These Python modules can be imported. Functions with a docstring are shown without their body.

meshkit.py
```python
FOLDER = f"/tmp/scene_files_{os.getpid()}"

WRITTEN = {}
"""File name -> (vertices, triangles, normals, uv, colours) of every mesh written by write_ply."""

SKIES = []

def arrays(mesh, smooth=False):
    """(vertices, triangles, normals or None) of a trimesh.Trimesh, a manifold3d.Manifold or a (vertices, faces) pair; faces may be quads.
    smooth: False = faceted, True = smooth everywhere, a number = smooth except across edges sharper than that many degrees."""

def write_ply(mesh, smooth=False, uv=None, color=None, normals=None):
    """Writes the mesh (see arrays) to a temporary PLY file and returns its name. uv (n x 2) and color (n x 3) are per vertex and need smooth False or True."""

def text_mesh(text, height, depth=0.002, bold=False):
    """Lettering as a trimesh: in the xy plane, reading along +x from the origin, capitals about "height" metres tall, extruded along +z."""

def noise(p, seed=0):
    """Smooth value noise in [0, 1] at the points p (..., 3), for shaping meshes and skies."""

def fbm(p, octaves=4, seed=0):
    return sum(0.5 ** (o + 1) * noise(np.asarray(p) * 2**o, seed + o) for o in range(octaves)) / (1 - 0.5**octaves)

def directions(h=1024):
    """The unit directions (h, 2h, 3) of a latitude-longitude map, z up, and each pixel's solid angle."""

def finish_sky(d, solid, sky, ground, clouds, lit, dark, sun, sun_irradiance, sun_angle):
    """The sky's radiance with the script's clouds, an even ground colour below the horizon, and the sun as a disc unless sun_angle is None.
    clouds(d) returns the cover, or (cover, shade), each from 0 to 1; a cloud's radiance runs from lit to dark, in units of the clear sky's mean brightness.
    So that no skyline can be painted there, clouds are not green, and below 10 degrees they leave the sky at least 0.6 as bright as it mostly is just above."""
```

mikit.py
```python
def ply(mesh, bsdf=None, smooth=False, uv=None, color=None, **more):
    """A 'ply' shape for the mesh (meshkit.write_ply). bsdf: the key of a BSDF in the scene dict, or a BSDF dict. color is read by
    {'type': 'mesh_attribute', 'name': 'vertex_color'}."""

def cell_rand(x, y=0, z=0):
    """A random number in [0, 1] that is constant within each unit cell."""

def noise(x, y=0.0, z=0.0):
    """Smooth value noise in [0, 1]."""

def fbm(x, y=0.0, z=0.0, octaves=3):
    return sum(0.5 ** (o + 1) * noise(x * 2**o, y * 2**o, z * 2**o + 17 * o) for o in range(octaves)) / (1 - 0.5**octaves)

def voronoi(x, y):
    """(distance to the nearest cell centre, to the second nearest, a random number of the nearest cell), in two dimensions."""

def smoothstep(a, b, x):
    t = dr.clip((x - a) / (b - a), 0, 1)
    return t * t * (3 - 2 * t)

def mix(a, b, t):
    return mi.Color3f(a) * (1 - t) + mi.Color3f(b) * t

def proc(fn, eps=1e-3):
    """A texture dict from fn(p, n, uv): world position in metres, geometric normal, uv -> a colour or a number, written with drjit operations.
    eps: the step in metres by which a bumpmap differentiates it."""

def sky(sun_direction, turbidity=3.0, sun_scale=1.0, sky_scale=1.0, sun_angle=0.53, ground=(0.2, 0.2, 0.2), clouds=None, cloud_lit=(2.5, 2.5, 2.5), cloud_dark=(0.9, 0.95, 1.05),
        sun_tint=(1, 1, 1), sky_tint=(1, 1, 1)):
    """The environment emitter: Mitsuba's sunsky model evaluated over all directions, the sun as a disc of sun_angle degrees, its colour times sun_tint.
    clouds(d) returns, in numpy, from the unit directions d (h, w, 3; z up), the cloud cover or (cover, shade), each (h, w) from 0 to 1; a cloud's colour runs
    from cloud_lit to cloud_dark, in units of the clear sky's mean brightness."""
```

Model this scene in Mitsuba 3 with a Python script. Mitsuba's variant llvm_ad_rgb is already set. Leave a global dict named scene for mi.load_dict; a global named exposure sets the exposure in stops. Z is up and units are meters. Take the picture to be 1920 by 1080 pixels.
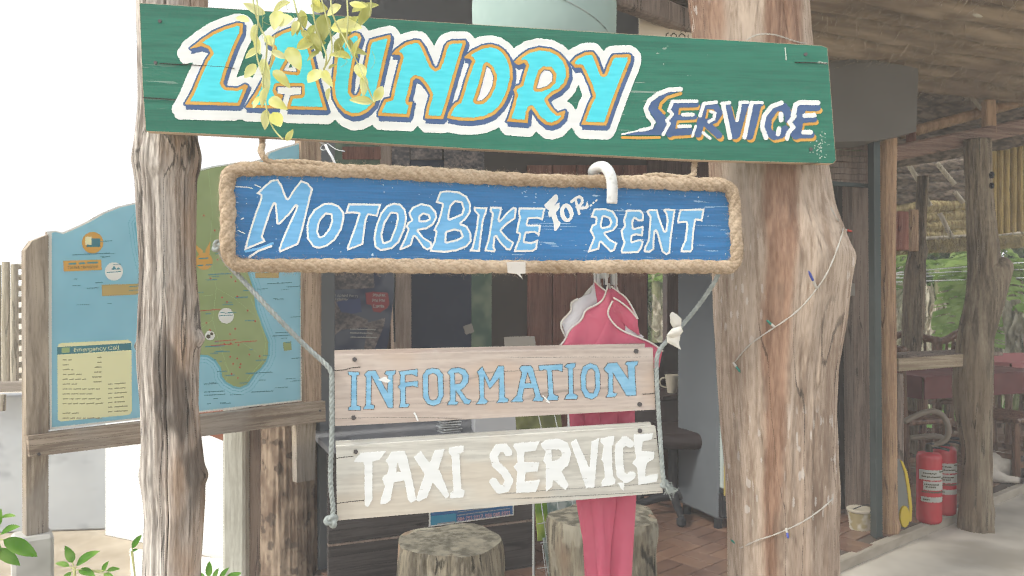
import math, random
import numpy as np, trimesh, mitsuba as mi, mikit, meshkit, drjit as dr
import manifold3d as m3
from shapely.geometry import Polygon, LineString, Point, MultiPolygon
from shapely.ops import unary_union
from shapely import affinity

T = mi.ScalarTransform4f
scene, labels = {}, {}
rnd = random.Random(7)
rng = np.random.default_rng(7)

# ---------------------------------------------------------------- camera, sky, exposure
F, CX, CY, EYE = 1500.0, 960.0, 540.0, 1.5          # the photograph's lens in pixels, its centre, eye height in metres
scene['camera'] = {'type': 'perspective', 'fov': math.degrees(2 * math.atan(960 / F)), 'fov_axis': 'x',
                   'to_world': T().look_at(origin=[0, 0, EYE], target=[0, 10, EYE], up=[0, 0, 1]),
                   'near_clip': 0.05, 'far_clip': 400.0}
scene['sky'] = mikit.sky((-0.72, -0.34, 0.80), turbidity=4, sun_scale=0.55, sun_angle=10, sky_scale=1.0, clouds=lambda d: 1.0,
                         sun_tint=(.84, 1.0, 1.24), cloud_lit=(2.36, 2.5, 2.66), ground=(0.3, 0.28, 0.25))
labels['sky'] = {'label': 'bright white overcast sky', 'kind': 'structure'}
exposure = 2.35

# ---------------------------------------------------------------- helpers
def P(px, py, Y):
    return np.array([(px - CX) / F * Y, Y, EYE - (py - CY) / F * Y])

def key(base):
    if base not in labels and base not in scene: return base
    k = 1
    while f'{base}_{k:03d}' in labels or f'{base}_{k:03d}' in scene: k += 1
    return f'{base}_{k:03d}'

def thing(name, label, cat, group=None):
    k = key(name); labels[k] = {'label': label, 'category': cat}
    if group: labels[k]['group'] = group
    return k

def part(parent, name, mesh, mat, smooth=30, label=None, kind=None, **kw):
    k = key(parent + '__' + name)
    scene[k] = mikit.ply(mesh, mat, smooth, **kw)
    if label or kind:
        labels[k] = {}
        if label: labels[k]['label'] = label
        if kind: labels[k]['kind'] = kind
    return k

def reuse(parent, name, src, to_world):
    k = key(parent + '__' + name)
    scene[k] = {**scene[src], 'to_world': to_world}
    return k

def single(name, label, cat, mesh, mat, smooth=30, group=None):
    k = key(name); scene[k] = mikit.ply(mesh, mat, smooth)
    labels[k] = {'label': label, 'category': cat}
    if group: labels[k]['group'] = group
    return k

def struct(name, mesh, mat, smooth=False, label=None, kind='structure'):
    k = key(name); scene[k] = mikit.ply(mesh, mat, smooth)
    labels[k] = {'kind': kind}
    if label: labels[k]['label'] = label
    return k

cat = trimesh.util.concatenate
def polys(g): return [p for p in getattr(g, 'geoms', [g]) if p.area > 1e-9 and p.geom_type == 'Polygon']

class Board:
    """An upright plane in the scene through two photograph points of known depth; u runs along it, v up, n towards the viewer."""
    def __init__(s, ax, ay, aY, bx, by, bY):
        s.o = P(ax, ay, aY); b = P(bx, by, bY)
        d = b - s.o; d[2] = 0; s.u = d / np.linalg.norm(d); s.v = np.array([0, 0, 1.0])
        s.n = np.cross(s.u, s.v)
        if s.n[1] > 0: s.n = -s.n
    def uv(s, xy):
        xy = np.asarray(xy, float); ray = np.stack([(xy[:, 0] - CX) / F, np.ones(len(xy)), -(xy[:, 1] - CY) / F], 1)
        e = np.array([0, 0, EYE]); t = ((s.o - e) @ s.n) / (ray @ s.n)
        p = e + ray * t[:, None] - s.o
        return np.stack([p @ s.u, p[:, 2]], 1)
    def world(s, uv, off=0.0):
        uv = np.asarray(uv, float); off = np.broadcast_to(off, len(uv))
        return s.o + uv[:, :1] * s.u + uv[:, 1:2] * s.v + off[:, None] * s.n
    def pt(s, px, py, off=0.0): return s.world(s.uv([[px, py]]), off)[0]
    def plate(s, shape, a, b, bev=0.0):
        """The photograph-space outline laid on the plane, solid from offset a to offset b."""
        out = []
        for g in polys(shape):
            g = Polygon(s.uv(g.exterior.coords), [s.uv(h.coords) for h in g.interiors])
            if not g.is_valid: g = g.buffer(0)
            for q in polys(g):
                m = trimesh.creation.extrude_polygon(q, b - a, engine='earcut')
                w = s.world(m.vertices[:, :2], a + m.vertices[:, 2])
                m = trimesh.Trimesh(w, m.faces, process=False)
                if np.dot(np.cross(s.u, s.v), s.n) < 0: m.invert()
                out.append(m)
        return cat(out)
    def text(s, txt, px0, py0, h, slope=0.0, a=0.001, t=0.0006, width=None, bold=False):
        m = meshkit.text_mesh(txt, h, t, bold); V = np.array(m.vertices)
        sx = (width / V[:, 0].max()) if width else 1.0
        xy = np.stack([px0 + V[:, 0] * sx, py0 - V[:, 1] + slope * V[:, 0] * sx], 1)
        return trimesh.Trimesh(s.world(s.uv(xy), a + V[:, 2]), m.faces, process=False)

def rough(g, amp=.45, seed=0, step=1.8):
    """The wavering edge of a hand-held brush."""
    out = []
    def ring(r, k):
        q = np.array(r.segmentize(step).coords)[:-1]
        if len(q) < 4: return q
        d = np.stack([meshkit.fbm(np.c_[q * .33, np.full(len(q), seed + k)], 2, 5) - .5, meshkit.fbm(np.c_[q * .33, np.full(len(q), seed + k + 40)], 2, 9) - .5], 1)
        return q + d * amp * 3
    for p in polys(g): out.append(Polygon(ring(p.exterior, 0), [ring(h, 3) for h in p.interiors if Polygon(h).area > 3]).buffer(0))
    return unary_union(out)
def quad(*pts): return Polygon(pts)
def rect(x0, y0, x1, y1): return Polygon([(x0, y0), (x1, y0), (x1, y1), (x0, y1)])
def stroke(pts, w, cap=1): return LineString(pts).buffer(w / 2, cap_style=cap, join_style=1)

def box(c, size, rot=0.0, bev=0.0):
    """A box with its centre at c, turned about z; with small chamfers."""
    sx, sy, sz = size
    if bev > 0:
        b = min(bev, 0.45 * min(size)); pts = []
        for x in (-1, 1):
            for y in (-1, 1):
                for z in (-1, 1):
                    X, Y, Z = x * sx / 2, y * sy / 2, z * sz / 2
                    pts += [(X - x * b, Y - y * b, Z), (X - x * b, Y, Z - z * b), (X, Y - y * b, Z - z * b)]
        m = trimesh.convex.convex_hull(np.array(pts))
    else: m = trimesh.creation.box(size)
    c_, s_ = math.cos(rot), math.sin(rot)
    R = np.array([[c_, -s_, 0], [s_, c_, 0], [0, 0, 1]])
    return trimesh.Trimesh(m.vertices @ R.T + np.asarray(c, float), m.faces, process=False)

def frame_of(d):
    d = d / np.linalg.norm(d); a = np.array([0, 0, 1.0]) if abs(d[2]) < 0.9 else np.array([1.0, 0, 0])
    x = np.cross(a, d); x /= np.linalg.norm(x); return x, np.cross(d, x), d

def beam(a, b, w, h, bev=0.004):
    """A squared timber from a to b, w across, h deep."""
    a, b = np.asarray(a, float), np.asarray(b, float); L = np.linalg.norm(b - a); x, y, d = frame_of(b - a)
    m = box((0, 0, 0), (w, h, L), 0, bev)
    return trimesh.Trimesh((a + b) / 2 + m.vertices @ np.stack([x, y, d]), m.faces, process=False)

def smoothpath(pts, n):
    from scipy.interpolate import CubicSpline
    pts = np.asarray(pts, float)
    if len(pts) < 3:
        return pts[0] + np.linspace(0, 1, n)[:, None] * (pts[-1] - pts[0])
    t = np.r_[0, np.cumsum(np.linalg.norm(np.diff(pts, axis=0), axis=1) ** 0.7)]
    per = np.allclose(pts[0], pts[-1])
    return CubicSpline(t, pts, bc_type='periodic' if per else 'natural')(np.linspace(0, t[-1], n))

def tube(path, radius, sides=10, lobes=0, pitch=0.05, crease=0.22, caps=True, jitter=0.0):
    """A tube along a path; with lobes it is a laid rope of so many strands."""
    path = np.asarray(path, float); n = len(path); r = np.broadcast_to(radius, n).astype(float)
    tan = np.gradient(path, axis=0); tan /= np.linalg.norm(tan, axis=1, keepdims=True)
    x = frame_of(tan[0])[0]; s = np.r_[0, np.cumsum(np.linalg.norm(np.diff(path, axis=0), axis=1))]
    ph = np.arange(sides) / sides * 2 * np.pi; V = np.empty((n, sides, 3))
    for i in range(n):
        x = x - (x @ tan[i]) * tan[i]; x /= np.linalg.norm(x); y = np.cross(tan[i], x)
        k = np.ones(sides)
        if lobes:
            a = ph - 2 * np.pi * s[i] / pitch
            k = (1 - crease) + crease * np.abs(np.sin(lobes / 2 * a)) ** 0.6
        if jitter: k = k * (1 + jitter * (rng.random(sides) - 0.5))
        V[i] = path[i] + (r[i] * k)[:, None] * (np.cos(ph)[:, None] * x + np.sin(ph)[:, None] * y)
    i, j = np.meshgrid(np.arange(n - 1), np.arange(sides), indexing='ij'); j2 = (j + 1) % sides
    f = np.stack([i * sides + j, i * sides + j2, (i + 1) * sides + j2, (i + 1) * sides + j], -1).reshape(-1, 4)
    f = np.vstack([f[:, [0, 1, 2]], f[:, [0, 2, 3]]]); V = V.reshape(-1, 3)
    if caps:
        c0, c1 = len(V), len(V) + 1; V = np.vstack([V, path[0], path[-1]]); jj = np.arange(sides); j2 = (jj + 1) % sides
        f = np.vstack([f, np.stack([j2, jj, np.full(sides, c0)], 1), np.stack([(n - 1) * sides + jj, (n - 1) * sides + j2, np.full(sides, c1)], 1)])
    return trimesh.Trimesh(V, f, process=False)

def lathe(profile, c, sides=32, lump=0.0, seed=0):
    """profile: (radius, z) from bottom to top."""
    pr = np.asarray(profile, float); ph = np.arange(sides) / sides * 2 * np.pi
    V = np.stack([pr[:, :1] * np.cos(ph), pr[:, :1] * np.sin(ph), np.repeat(pr[:, 1:], sides, 1)], -1)
    if lump:
        q = meshkit.fbm(V * np.array([6, 6, 3.0]) + seed * 7.3, 3, seed) - 0.5
        V[..., :2] *= (1 + lump * q)[..., None]
    n = len(pr); i, j = np.meshgrid(np.arange(n - 1), np.arange(sides), indexing='ij'); j2 = (j + 1) % sides
    f = np.stack([i * sides + j, i * sides + j2, (i + 1) * sides + j2, (i + 1) * sides + j], -1).reshape(-1, 4)
    f = np.vstack([f[:, [0, 1, 2]], f[:, [0, 2, 3]]]); V = V.reshape(-1, 3); jj = np.arange(sides); j2 = (jj + 1) % sides
    V = np.vstack([V, [0, 0, pr[0, 1]], [0, 0, pr[-1, 1]]])
    f = np.vstack([f, np.stack([j2, jj, np.full(sides, len(V) - 2)], 1), np.stack([(n - 1) * sides + jj, (n - 1) * sides + j2, np.full(sides, len(V) - 1)], 1)])
    return trimesh.Trimesh(V + np.asarray(c, float), f, process=False)

def trunk(left, right, Y, rows=160, sides=72, groove=0.006, knobs=(), seed=0, squash=1.0, fine=1.0, crack=0.0, ncrack=7, ridge=0.0, wide=.045):
    """A round timber whose two silhouette edges (photograph points) are those of the post standing at distance Y.
    knobs: (angle from the right-hand side, photo y, height, spread) for branch stubs."""
    left, right = np.array(left, float), np.array(right, float)
    ys = np.linspace(min(left[0, 1], right[0, 1]), max(left[-1, 1], right[-1, 1]), rows)
    xl, xr = np.interp(ys, left[:, 1], left[:, 0]), np.interp(ys, right[:, 1], right[:, 0])
    k = np.ones(9) / 9
    pad = lambda a: np.convolve(np.r_[np.full(4, a[0]), a, np.full(4, a[-1])], k, 'valid')
    xl, xr = pad(xl), pad(xr)
    z = EYE - (ys - CY) / F * Y; cx = ((xl + xr) / 2 - CX) / F * Y; r = (xr - xl) / 2 / F * Y
    ph = np.arange(sides) / sides * 2 * np.pi
    th, zz = np.meshgrid(ph, z); rr = np.repeat(r[:, None], sides, 1)
    q = np.stack([np.cos(th) * 3.2 * fine, np.sin(th) * 3.2 * fine, zz * 2.2], -1)
    rr = rr + groove * (meshkit.fbm(q * np.array([2.5, 2.5, .8]), 4, seed) - 0.5) * 2 + groove * 0.8 * (meshkit.noise(q * np.array([6, 6, 1.0]), seed + 5) - 0.5)
    if ridge:
        w = .5 * (meshkit.fbm(q * .9 + 3, 2, seed + 4) - .5)
        for fq, fz, am in ((7.5, .9, 1.0), (15, 2.0, .55)):
            v = meshkit.noise(np.stack([np.cos(th + w) * fq * fine, np.sin(th + w) * fq * fine, zz * fz], -1), seed + 11); rr -= ridge * am * np.clip(1 - np.abs(v - .5) * 9, 0, 1) ** 1.5
    if crack:
        for c in range(ncrack):
            a0 = (c + 0.6 * meshkit.noise(np.array([c * 3.1, seed, 0.5]), 3)) * 2 * np.pi / ncrack
            wander = 0.25 * (meshkit.noise(np.stack([zz * 2.3, zz * 0 + c * 5.0, zz * 0], -1), seed + 9) - 0.5)
            on = np.clip((meshkit.noise(np.stack([zz * 1.7, zz * 0 + c * 9.0, zz * 0], -1), seed + 2) - 0.35) * 4, 0, 1)
            d = np.angle(np.exp(1j * (th - a0 - wander))); rr -= crack * on * np.exp(-(d / wide) ** 2)
    for a0, py, hgt, sp in knobs:
        z0 = EYE - (py - CY) / F * Y; d = np.angle(np.exp(1j * (th - a0))) * np.mean(r)
        rr += hgt * np.exp(-((d ** 2 + (zz - z0) ** 2) / sp ** 2))
    V = np.stack([cx[:, None] + rr * np.cos(th), Y + squash * rr * np.sin(th), zz], -1).reshape(-1, 3)
    i, j = np.meshgrid(np.arange(rows - 1), np.arange(sides), indexing='ij'); j2 = (j + 1) % sides
    f = np.stack([i * sides + j, (i + 1) * sides + j, (i + 1) * sides + j2, i * sides + j2], -1).reshape(-1, 4)
    f = np.vstack([f[:, [0, 1, 2]], f[:, [0, 2, 3]]]); jj = np.arange(sides); j2 = (jj + 1) % sides
    V = np.vstack([V, [cx[0], Y, z[0]], [cx[-1], Y, z[-1]]])
    f = np.vstack([f, np.stack([jj, j2, np.full(sides, len(V) - 2)], 1), np.stack([(rows - 1) * sides + j2, (rows - 1) * sides + jj, np.full(sides, len(V) - 1)], 1)])
    return trimesh.Trimesh(V, f, process=False)

def fuzz(path, radius, count, length, thick=0.0005, seed=1):
    """Loose fibres standing off a rope."""
    g = np.random.default_rng(seed); path = np.asarray(path); n = len(path); V, Fc = [], []
    tan = np.gradient(path, axis=0); tan /= np.linalg.norm(tan, axis=1, keepdims=True)
    for k in range(count):
        i = g.integers(n); x, y, d = frame_of(tan[i]); a = g.random() * 6.283
        o = math.cos(a) * x + math.sin(a) * y; s = d * g.normal(0, 0.8) + np.array([0, 0, -0.2])
        p0 = path[i] + o * radius * 0.88; L = length * (0.4 + g.random() ** 2 * 1.4); dr_ = o * (0.5 + 0.4 * g.random()) + s; dr_ /= np.linalg.norm(dr_)
        side = np.cross(dr_, g.normal(size=3)); side *= thick / np.linalg.norm(side)
        mid = p0 + dr_ * L * 0.5 + o * L * 0.1 + g.normal(0, L * 0.12, 3); end = p0 + dr_ * L + g.normal(0, L * 0.2, 3)
        b = len(V); V += [p0 - side, p0 + side, mid - side * .8, mid + side * .8, end]
        Fc += [(b, b + 1, b + 3), (b, b + 3, b + 2), (b + 2, b + 3, b + 4)]
    return trimesh.Trimesh(np.array(V), np.array(Fc), process=False)

def knot(c, size, r, dirs=None, seed=0, lobes=3):
    t = np.linspace(0, 2 * np.pi, 140); q = np.stack([np.sin(t) + 2 * np.sin(2 * t), 0.8 * np.sin(3 * t), np.cos(t) - 2 * np.cos(2 * t)], 1) / 3
    a = seed * 1.7; R = np.array([[math.cos(a), 0, math.sin(a)], [0, 1, 0], [-math.sin(a), 0, math.cos(a)]])
    return tube(np.asarray(c) + size * q @ R.T, r, 10, lobes, r * 6, caps=False)

def hull(*balls, n=1):
    """One solid through the spheres (centre, radius) two by two."""
    return m3.Manifold.batch_hull([m3.Manifold.sphere(r, 20).translate(list(map(float, c))) for c, r in balls])

def chain(balls):
    out = None
    for a, b in zip(balls, balls[1:]):
        h = hull(a, b); out = h if out is None else out + h
    return out

def finish(m, edge=0.01, it=8):
    m = m.refine_to_length(edge).to_mesh(); m = trimesh.Trimesh(m.vert_properties[:, :3], m.tri_verts, process=True)
    trimesh.smoothing.filter_taubin(m, iterations=it); return m

# ---------------------------------------------------------------- materials
def rgb(*c): return {'type': 'rgb', 'value': list(c)}
def mat(name, color, rough=0.7, spec=0.3, metal=0.0, bump=None, bscale=0.001, two=True, eps=1e-3, **kw):
    col = rgb(*color) if isinstance(color, (tuple, list)) else mikit.proc(color, eps)
    if callable(rough): rough = mikit.proc(rough)
    b = {'type': 'principled', 'base_color': col, 'roughness': rough, 'metallic': metal, 'specular': spec, **kw}
    if bump is not None: b = {'type': 'bumpmap', 'arbitrary': mikit.proc(bump, eps), 'scale': bscale, 'bsdf': b}
    if two: b = {'type': 'twosided', 'bsdf': b}
    scene[name] = b
nz, fbm, mix, ss = mikit.noise, mikit.fbm, mikit.mix, mikit.smoothstep

def along(p): return p.x * 0.97 + p.y * 0.25          # along the hanging boards
def painted(c, worn, amount, stain=(0.35, 0.3, 0.25), fr=1.0):
    """Brush-painted timber: streaks along the board, chips where the paint has gone."""
    def fn(p, n, uv):
        a = along(p); g = fbm(a * 3.0, p.z * 90, p.y * 2, 3); b = nz(a * 1.3 + 7, p.z * 9)
        big = fbm(a * 1.6 + 3, p.z * 5, 2.0, 2)
        k = mix(mi.Color3f(*[x * 0.80 for x in c]), mi.Color3f(*[x * 1.16 for x in c]), ss(0.25, 0.75, g * 0.45 + big * 0.35 + 0.2 * nz(a * 22, p.z * 420, 3)))
        chip = ss(amount, amount + 0.03, fbm(a * 42, p.z * 70, 0.0, 3)) * ss(0.45, 0.6, b)
        scr = ss(0.86, 0.90, nz(a * 14 + p.z * 26, p.z * 260)) * ss(0.55, 0.75, nz(a * 2.5 + 20, p.z * 6))
        return mix(k, mi.Color3f(*worn), dr.clip(chip + scr * 0.6, 0, 1))
    return fn
def timber(dark, light, vertical=False, warm=None, fr=1.0, ax=along, grey=None, lines=.55):
    """Bare timber: grain at three scales, dark open pores and drying cracks; vertical for posts."""
    def fn(p, n, uv):
        if vertical:
            w = 0.03 * (fbm(p.x * 4 * fr, p.y * 4 * fr, p.z * 3, 2) - .5); x, y = (p.x + w) * fr, (p.y + w) * fr
            g1 = nz(x * 46, y * 46, p.z * 2.4); g2 = nz(x * 150, y * 150, p.z * 8); g3 = nz(x * 360, y * 360, p.z * 46); b = fbm(p.x * 7, p.y * 7, p.z * 2.4, 3)
            r = dr.abs(nz(x * 38 + 9, y * 38, p.z * 1.3) - .5) + dr.abs(g3 - .5) * .03; m = ss(.45, .6, fbm(p.x * 11, p.y * 11, p.z * 2, 2))
        else:
            t = ax(p); z = p.z + .010 * (fbm(t * 3, p.z * 5, p.y, 2) - .5); z = z * fr
            g1 = nz(t * 2.2, z * 48, p.y * 3); g2 = nz(t * 8, z * 170, 1.0); g3 = nz(t * 60, z * 380, 2.0); b = fbm(t * 4 + 11, p.z * 11, 2.0, 3)
            r = dr.abs(nz(t * 1.1 + 5, z * 34, 3.0) - .5) + dr.abs(g3 - .5) * .03; m = ss(.5, .64, fbm(t * 2.6, p.z * 9, 4.0, 2))
        c = mix(mi.Color3f(*dark), mi.Color3f(*light), ss(0.26, 0.74, g1 * .34 + g2 * .30 + g3 * .14 + b * .22))
        if warm is not None: c = mix(c, mi.Color3f(*warm), ss(0.5, 0.70, b) * 0.55)
        if grey is not None: c = mix(c, mi.Color3f(*grey), ss(0.5, 0.7, fbm(p.x * 5 + 9, p.y * 5, p.z * 3, 2)) * 0.5)
        return c * (1 - lines * m * (1 - ss(.012, .035, r)))
    return fn
def grain(fr=1.0, vertical=False):
    if vertical: return lambda p, n, uv: fbm(p.x * 60 * fr, p.y * 60 * fr, p.z * 3, 3)
    return lambda p, n, uv: fbm(along(p) * 4 * fr, p.z * 110 * fr, p.y * 20, 3)

mat('paint_green', painted((0.025, 0.158, 0.104), (0.30, 0.38, 0.32), 0.80), 0.55, bump=grain(), bscale=0.0012)
mat('paint_blue', painted((0.032, 0.158, 0.37), (0.40, 0.55, 0.70), 0.85), 0.5, bump=grain(), bscale=0.001)
mat('letter_white', lambda p, n, uv: mix(mi.Color3f(.80, .81, .80), mi.Color3f(.70, .71, .69), fbm(along(p) * 12, p.z * 90, 0, 2)), 0.55)
mat('letter_cyan', lambda p, n, uv: mix(mi.Color3f(.06, .60, .69), mi.Color3f(.09, .68, .77), ss(.1, .9, fbm(along(p) * 26, p.z * 150, 0, 4))), 0.5)
mat('letter_navy', lambda p, n, uv: mix(mi.Color3f(.050, .095, .21), mi.Color3f(.080, .14, .29), fbm(along(p) * 9, p.z * 60, 0, 2)), 0.5)
mat('letter_orange', lambda p, n, uv: mix(mi.Color3f(.55, .27, .040), mi.Color3f(.66, .40, .10), fbm(along(p) * 14, p.z * 50, 0, 2)), 0.55)
mat('letter_sky', lambda p, n, uv: mix(mi.Color3f(.13, .38, .66), mi.Color3f(.18, .46, .75), ss(.1, .9, fbm(along(p) * 22, p.z * 150, 0, 4))), 0.5)
mat('letter_info', lambda p, n, uv: mix(mi.Color3f(.18, .40, .58), mi.Color3f(.26, .50, .67), ss(.2, .8, fbm(along(p) * 24, p.z * 140, 0, 4))), 0.6)
mat('carved_edge', (0.10, 0.09, 0.085), 0.9)
mat('board_pink', timber((.44, .36, .31), (.57, .49, .43), warm=(.53, .40, .31)), 0.75, bump=grain(), bscale=0.0008)
mat('board_pale', timber((.45, .43, .38), (.61, .59, .53), warm=(.56, .48, .38)), 0.75, bump=grain(), bscale=0.0008)
mat('raw_edge', timber((.34, .25, .16), (.52, .42, .30)), 0.8)
mat('bolt', (0.11, 0.10, 0.10), 0.5, metal=0.5)
mat('split', (0.05, 0.04, 0.035), 0.95)
# ---------------------------------------------------------------- ground
GAIN = (0.743, 0.669)                                  # the building's front runs this way
def edge_y(x): return 4.12 + (x - 1.66) * 0.807        # front edge of the raised floor
mat('earth', lambda p, n, uv: mix(mi.Color3f(.30, .24, .17), mi.Color3f(.52, .45, .35), fbm(p.x * 4, p.y * 4, 0, 4)), 0.95, bump=lambda p, n, uv: fbm(p.x * 30, p.y * 30, 0, 3), bscale=0.01)
mat('concrete', lambda p, n, uv: mix(mix(mi.Color3f(.30, .265, .215), mi.Color3f(.48, .435, .37), ss(.2, .8, fbm(p.x * 2.3, p.y * 2.3, 0, 5))), mi.Color3f(.20, .175, .14), ss(.52, .70, fbm(p.x * 1.3 + 5, p.y * 1.9, 3, 3)) * 0.7), 0.85,
    bump=lambda p, n, uv: fbm(p.x * 80, p.y * 80, 0, 3), bscale=0.003)
mat('slab_edge', lambda p, n, uv: mix(mi.Color3f(.24, .20, .155), mi.Color3f(.40, .35, .28), fbm(p.x * 9, p.y * 9, p.z * 20, 3)), 0.9)
mat('grass_green', lambda p, n, uv: mix(mi.Color3f(.09, .20, .03), mi.Color3f(.17, .30, .07), fbm(p.x * 7, p.y * 7, 0, 3)), 0.9)
def tile_look(seed):
    return lambda p, n, uv: mix(mi.Color3f(.105 + .016 * seed, .055 + .009 * seed, .040 + .006 * seed), mi.Color3f(.19 + .016 * seed, .115 + .01 * seed, .085 + .004 * seed), fbm(p.x * 9 + seed * 4, p.y * 9, 0, 3))
for s in range(4): mat(f'tile_{"abcd"[s]}', tile_look(s), lambda p, n, uv: 0.12 + 0.22 * fbm(p.x * 5, p.y * 5, 1, 3), 0.6)
mat('grout', (0.10, 0.075, 0.06), 0.9)

g = trimesh.creation.box((160, 160, 0.4)); g.apply_translation((0, 40, -0.204)); struct('ground', g, 'earth')
pv = Polygon([(-0.3, edge_y(-0.3) - 0.02), (7.5, edge_y(7.5) - 0.02), (9.5, 4), (6, 0), (-0.3, 0)])
m = trimesh.creation.extrude_polygon(pv, 0.10, engine='earcut'); m.apply_translation((0, 0, -0.062)); struct('pavement', m, 'concrete')
fl = Polygon([(-0.9, edge_y(-0.9)), (6.2, edge_y(6.2)), (5.5, 8.6), (3.7, 7.5), (2.3, 9.2), (1.4, 11.0), (-4.5, 8.6), (-1.0, 4.6)])
m = trimesh.creation.extrude_polygon(fl, 0.095, engine='earcut'); m.apply_translation((0, 0, -0.004)); struct('floor', m, 'grout')
labels['floor']['label'] = 'raised glossy red brown tiled floor of the open shop'
a, b = np.array([-0.88, edge_y(-0.88)]), np.array([6.1, edge_y(6.1)])
m = beam((a[0] + .02, a[1] + 0.01, 0.049), (b[0], b[1] + 0.01, 0.049), 0.05, 0.097, 0.006)
part('floor', 'kerb_edge', m, 'slab_edge', 30)
lw = Polygon([(1.3, 10.6), (3.6, 7.3), (5.5, 8.3), (16, 8.6), (22, 22), (-2, 22)])
m = trimesh.creation.extrude_polygon(lw, 0.05, engine='earcut'); m.apply_translation((0, 0, -0.03)); struct('lawn', m, 'grass_green')

# floor tiles: narrow bricks laid in a basket weave along the building; those the photograph can show are pieces
d2, e2 = np.array(GAIN), np.array([-GAIN[1], GAIN[0]])
tiles, far = [], []
S = 0.205
inner = fl.buffer(-0.075)
for iu in range(-8, 46):
    for iv in range(-2, 40):
        for h in (0, 1):
            c = (iu + 0.5) * S * d2 + (iv + 0.5) * S * e2 + np.array([-0.9, edge_y(-0.9)])
            flip = (iu + iv) % 2; o = (h - 0.5) * S / 2 * (e2 if flip else d2); q = c + o
            if not inner.contains(Point(q)): continue
            sx, sy = (S, S / 2) if flip else (S / 2, S)
            zz = 0.092 + 0.0015 * rnd.random(); bx = box((q[0], q[1], zz), (sx - 0.006, sy - 0.006, 0.012), math.atan2(d2[1], d2[0]) + rnd.uniform(-.006, .006), 0.002)
            px_, py_ = CX + F * q[0] / q[1], CY + F * (EYE - 0.1) / q[1]
            near = (1170 < px_ < 1380 or 1560 < px_ < 1925) and py_ < 1090 and q[1] < 6.5
            (tiles if near else far).append((q[1], bx))
tiles.sort(key=lambda t: t[0])
for k, (yy, bx) in enumerate(tiles):
    if k < 298: part('floor', 'tile', bx, f'tile_{"abcd"[rnd.randrange(4)]}', False)
    else: far.append((yy, bx))
part('floor', 'far_tile', cat([b for _, b in far]), 'tile_b', False, kind='stuff')

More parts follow.
